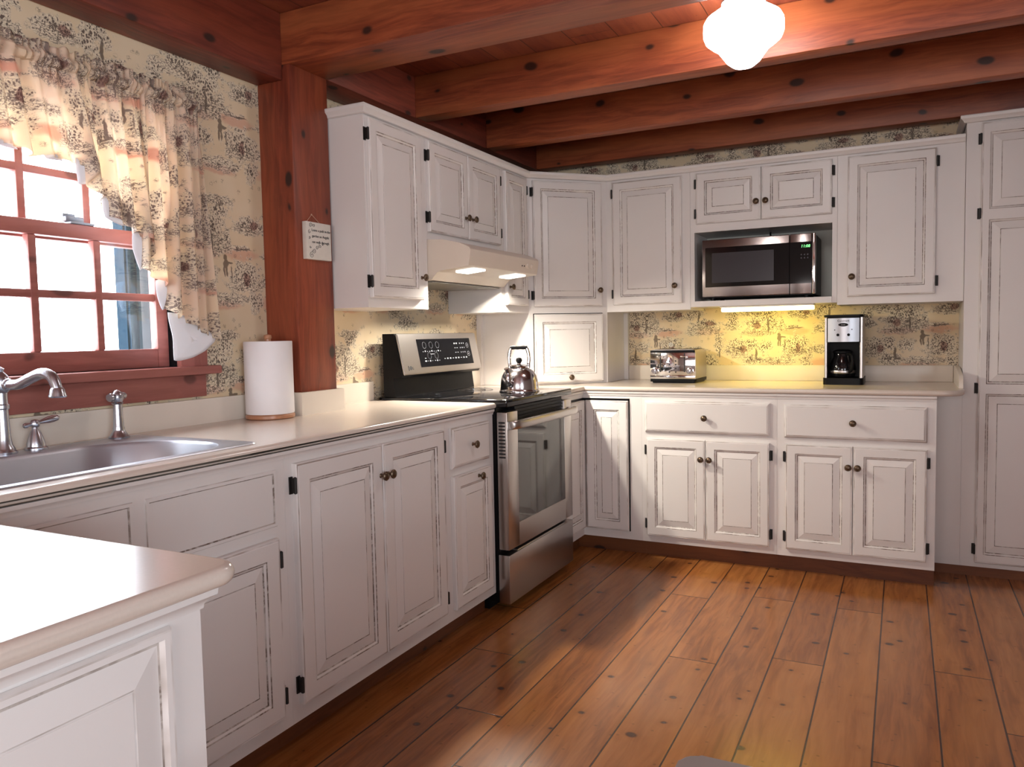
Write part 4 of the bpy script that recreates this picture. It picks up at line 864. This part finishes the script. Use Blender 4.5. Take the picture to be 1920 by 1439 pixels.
# ------------------------------------------------------------------ curtain
t = thing('curtain', 'ruffled toile swag curtain gathered over the window', 'curtain', (.06, -3.4, 2.07))
HEM = [(-4.42, 1.19), (-4.30, 1.32), (-4.16, 1.45), (-4.02, 1.62), (-3.88, 1.74), (-3.70, 1.795), (-3.57, 1.775), (-3.474, 1.800), (-3.412, 1.792), (-3.400, 1.776), (-3.330, 1.788), (-3.280, 1.782), (-3.242, 1.784), (-3.200, 1.765), (-3.226, 1.722), (-3.200, 1.702), (-3.164, 1.690), (-3.148, 1.640), (-3.076, 1.603), (-3.002, 1.571), (-2.994, 1.546), (-3.045, 1.481), (-3.020, 1.462), (-2.965, 1.434), (-2.912, 1.41), (-2.960, 1.358), (-2.940, 1.338), (-2.896, 1.32), (-2.808, 1.274), (-2.748, 1.251)]
def hem_at(s):
    acc = [0.]
    for a, b_ in zip(HEM, HEM[1:]): acc.append(acc[-1] + math.hypot((b_[0] - a[0]) * 1.0, (b_[1] - a[1]) * .35) + .004)
    L_ = acc[-1] * s
    for i in range(len(HEM) - 1):
        if L_ <= acc[i + 1] + 1e-9:
            f_ = (L_ - acc[i]) / (acc[i + 1] - acc[i]); return HEM[i][0] + (HEM[i + 1][0] - HEM[i][0]) * f_, HEM[i][1] + (HEM[i + 1][1] - HEM[i][1]) * f_
    return HEM[-1]
NS, NT = 460, 44; RY0_, RY1_ = -4.36, -2.768
mono = []
for i in range(NS + 1): mono.append(max(hem_at(i / NS)[0], mono[-1] if mono else -99))
mono = [sum(mono[max(0, i - 14):i + 15]) / len(mono[max(0, i - 14):i + 15]) for i in range(NS + 1)]
mono = [.75 * m + .25 * (mono[0] + (mono[-1] - mono[0]) * i / NS) for i, m in enumerate(mono)]
TOP = [RY0_ + (m - mono[0]) / (mono[-1] - mono[0]) * (RY1_ - RY0_) for m in mono]
bm = B(); uvl = bm.loops.layers.uv.new('UVMap'); G = []; UVS = {}
rs = random.Random(3); ph = [rs.uniform(0, 6.28) for _ in range(8)]
def fold(s):
    return math.sin(s * 200 + 2.2 * math.sin(s * 23 + ph[0]) + ph[1]) * .6 + math.sin(s * 96 + 1.5 * math.sin(s * 31 + ph[2]) + ph[3]) * .5
def gather(s): return math.sin(s * 470 + 3 * math.sin(s * 61 + ph[4]) + ph[5])
for i in range(NS + 1):
    s = i / NS; hy, hz = hem_at(s); ty = TOP[i]; row = []
    for j in range(NT + 1):
        tt = j / NT
        if tt < .2:                       # header ruffle and rod pocket
            q = tt / .2; z = 2.108 + .006 * gather(s * .37) - q * .062; x = .070 + .006 * gather(s) * (1 - .5 * q) + (.016 * math.sin(max(0, (q - .45)) / .55 * math.pi) if q > .45 else -.002)
            y = ty + .002 * math.sin(s * 300)
        else:
            q = (tt - .2) / .8; z0 = 2.046 + .006 * gather(s * .37) * 0; z = z0 + (hz - z0) * q; y = ty + (hy - ty) * (q ** 1.15)
            ease = min(1, q * 3.5)
            x = .064 + .005 * gather(s) * (1 - ease) + fold(s) * (.006 + .025 * ease * (.6 + .4 * q)) + .012 * q
        k = min(1, max(0, (ty + 2.790) / .022)) * (1 - .6 * tt); x -= .05 * k * k   # return to the wall at the end of the rod
        x = max(x, .028 if z > 1.17 else .03); v = bm.verts.new((x, y, z)); row.append(v); UVS[v] = ((ty * .35 + s * 1.9) + .31, z - 1.55)
    G.append(row)
for i in range(NS):
    for j in range(NT):
        f = bm.faces.new((G[i][j], G[i + 1][j], G[i + 1][j + 1], G[i][j + 1]))
        for l in f.loops: l[uvl].uv = UVS[l.vert]
fab = obj('swag_fabric', bm, 'curtain', t, recalc=False)
md = fab.modifiers.new('thickness', 'SOLIDIFY'); md.thickness = .0016; md.offset = -1
# white lining turned out along the cascading hem
def flap(poly, x0, bulge):
    bm_ = B(); n = len(poly); cy = sum(p[0] for p in poly) / n; cz = sum(p[1] for p in poly) / n; rr = 5; loops = []
    for k in range(rr + 1):
        q = k / rr; loops.append([(x0 + bulge * math.sin(q * math.pi / 2), cy + (p[0] - cy) * (1 - q * .999), cz + (p[1] - cz) * (1 - q * .999)) for p in poly])
    loft(bm_, loops, caps=(False, False)); return bm_
def smooth_poly(P, k=5):
    out = []; n = len(P)
    for i in range(n):
        a, b_, c, d = (Vector((*P[(i + o_) % n], 0)) for o_ in (-1, 0, 1, 2))
        for j in range(k):
            s = j / k; q = .5 * (2 * b_ + (c - a) * s + (2 * a - 5 * b_ + 4 * c - d) * s * s + (3 * b_ - a - 3 * c + d) * s ** 3); q = q * .4 + (b_ + (c - b_) * s) * .6; out.append((q.x, q.y))
    return out
flaps = [[(-3.500, 1.808), (-3.474, 1.792), (-3.415, 1.790), (-3.445, 1.812)], [(-3.345, 1.800), (-3.335, 1.780), (-3.285, 1.783), (-3.300, 1.802)], [(-3.245, 1.80), (-3.240, 1.725), (-3.205, 1.730), (-3.165, 1.760), (-3.175, 1.80)],
         [(-3.165, 1.70), (-3.158, 1.635), (-3.100, 1.615), (-3.06, 1.63), (-3.09, 1.69)], [(-3.062, 1.60), (-3.066, 1.545), (-3.042, 1.480), (-2.992, 1.530), (-2.972, 1.560), (-2.99, 1.60)],
         [(-2.985, 1.450), (-2.983, 1.40), (-2.964, 1.352), (-2.905, 1.398), (-2.888, 1.418), (-2.93, 1.46)], [(-2.945, 1.345), (-2.930, 1.26), (-2.929, 1.184), (-2.900, 1.181), (-2.850, 1.190), (-2.798, 1.210), (-2.752, 1.243), (-2.748, 1.262), (-2.79, 1.29), (-2.86, 1.33)]]
for i, P in enumerate(flaps):
    bm = flap(smooth_poly(P), .060 if i < 6 else .062, .012 if i < 6 else .010); lo = obj('lining', bm, 'lining', t, label='white lining turned out at the hem')
    md = lo.modifiers.new('thickness', 'SOLIDIFY'); md.thickness = .0015
bm = B(); tube(bm, [(.0005, RY0_, 2.060), (.045, RY0_, 2.060), (.055, RY0_ + .01, 2.060), (.055, RY1_ - .03, 2.060), (.045, RY1_ - .02, 2.060), (.0005, RY1_ - .02, 2.060)], .006, 8); single('curtain_rod', bm, 'paint', 'white curtain rod hidden inside the gathered curtain heading', 'curtain rod', (.03, -3.4, 2.06))

# ------------------------------------------------------------------ table corner at the bottom edge
t = thing('side_table', 'grey painted table corner peeking in at the bottom edge of the view', 'table', (2.5, -4.3, 0))
bm = B(); L = plan(bm, rrect(2.042, 2.95, -4.68, -3.888, .022, 5), .722, .750); nose(bm, [v for l in L for v in l], .004, lambda e: any(abs(f.normal.z) < .5 for f in e.link_faces)); obj('tabletop', bm, 'grey_top', t)
for x, y in ((2.10, -4.62), (2.89, -4.62), (2.10, -3.95), (2.89, -3.95)):
    bm = B(); loft(bm, [[(x - r, y - r, z), (x + r, y - r, z), (x + r, y + r, z), (x - r, y + r, z)] for r, z in ((.017, 0), (.026, .7215))]); obj('leg', bm, 'grey_top', t)
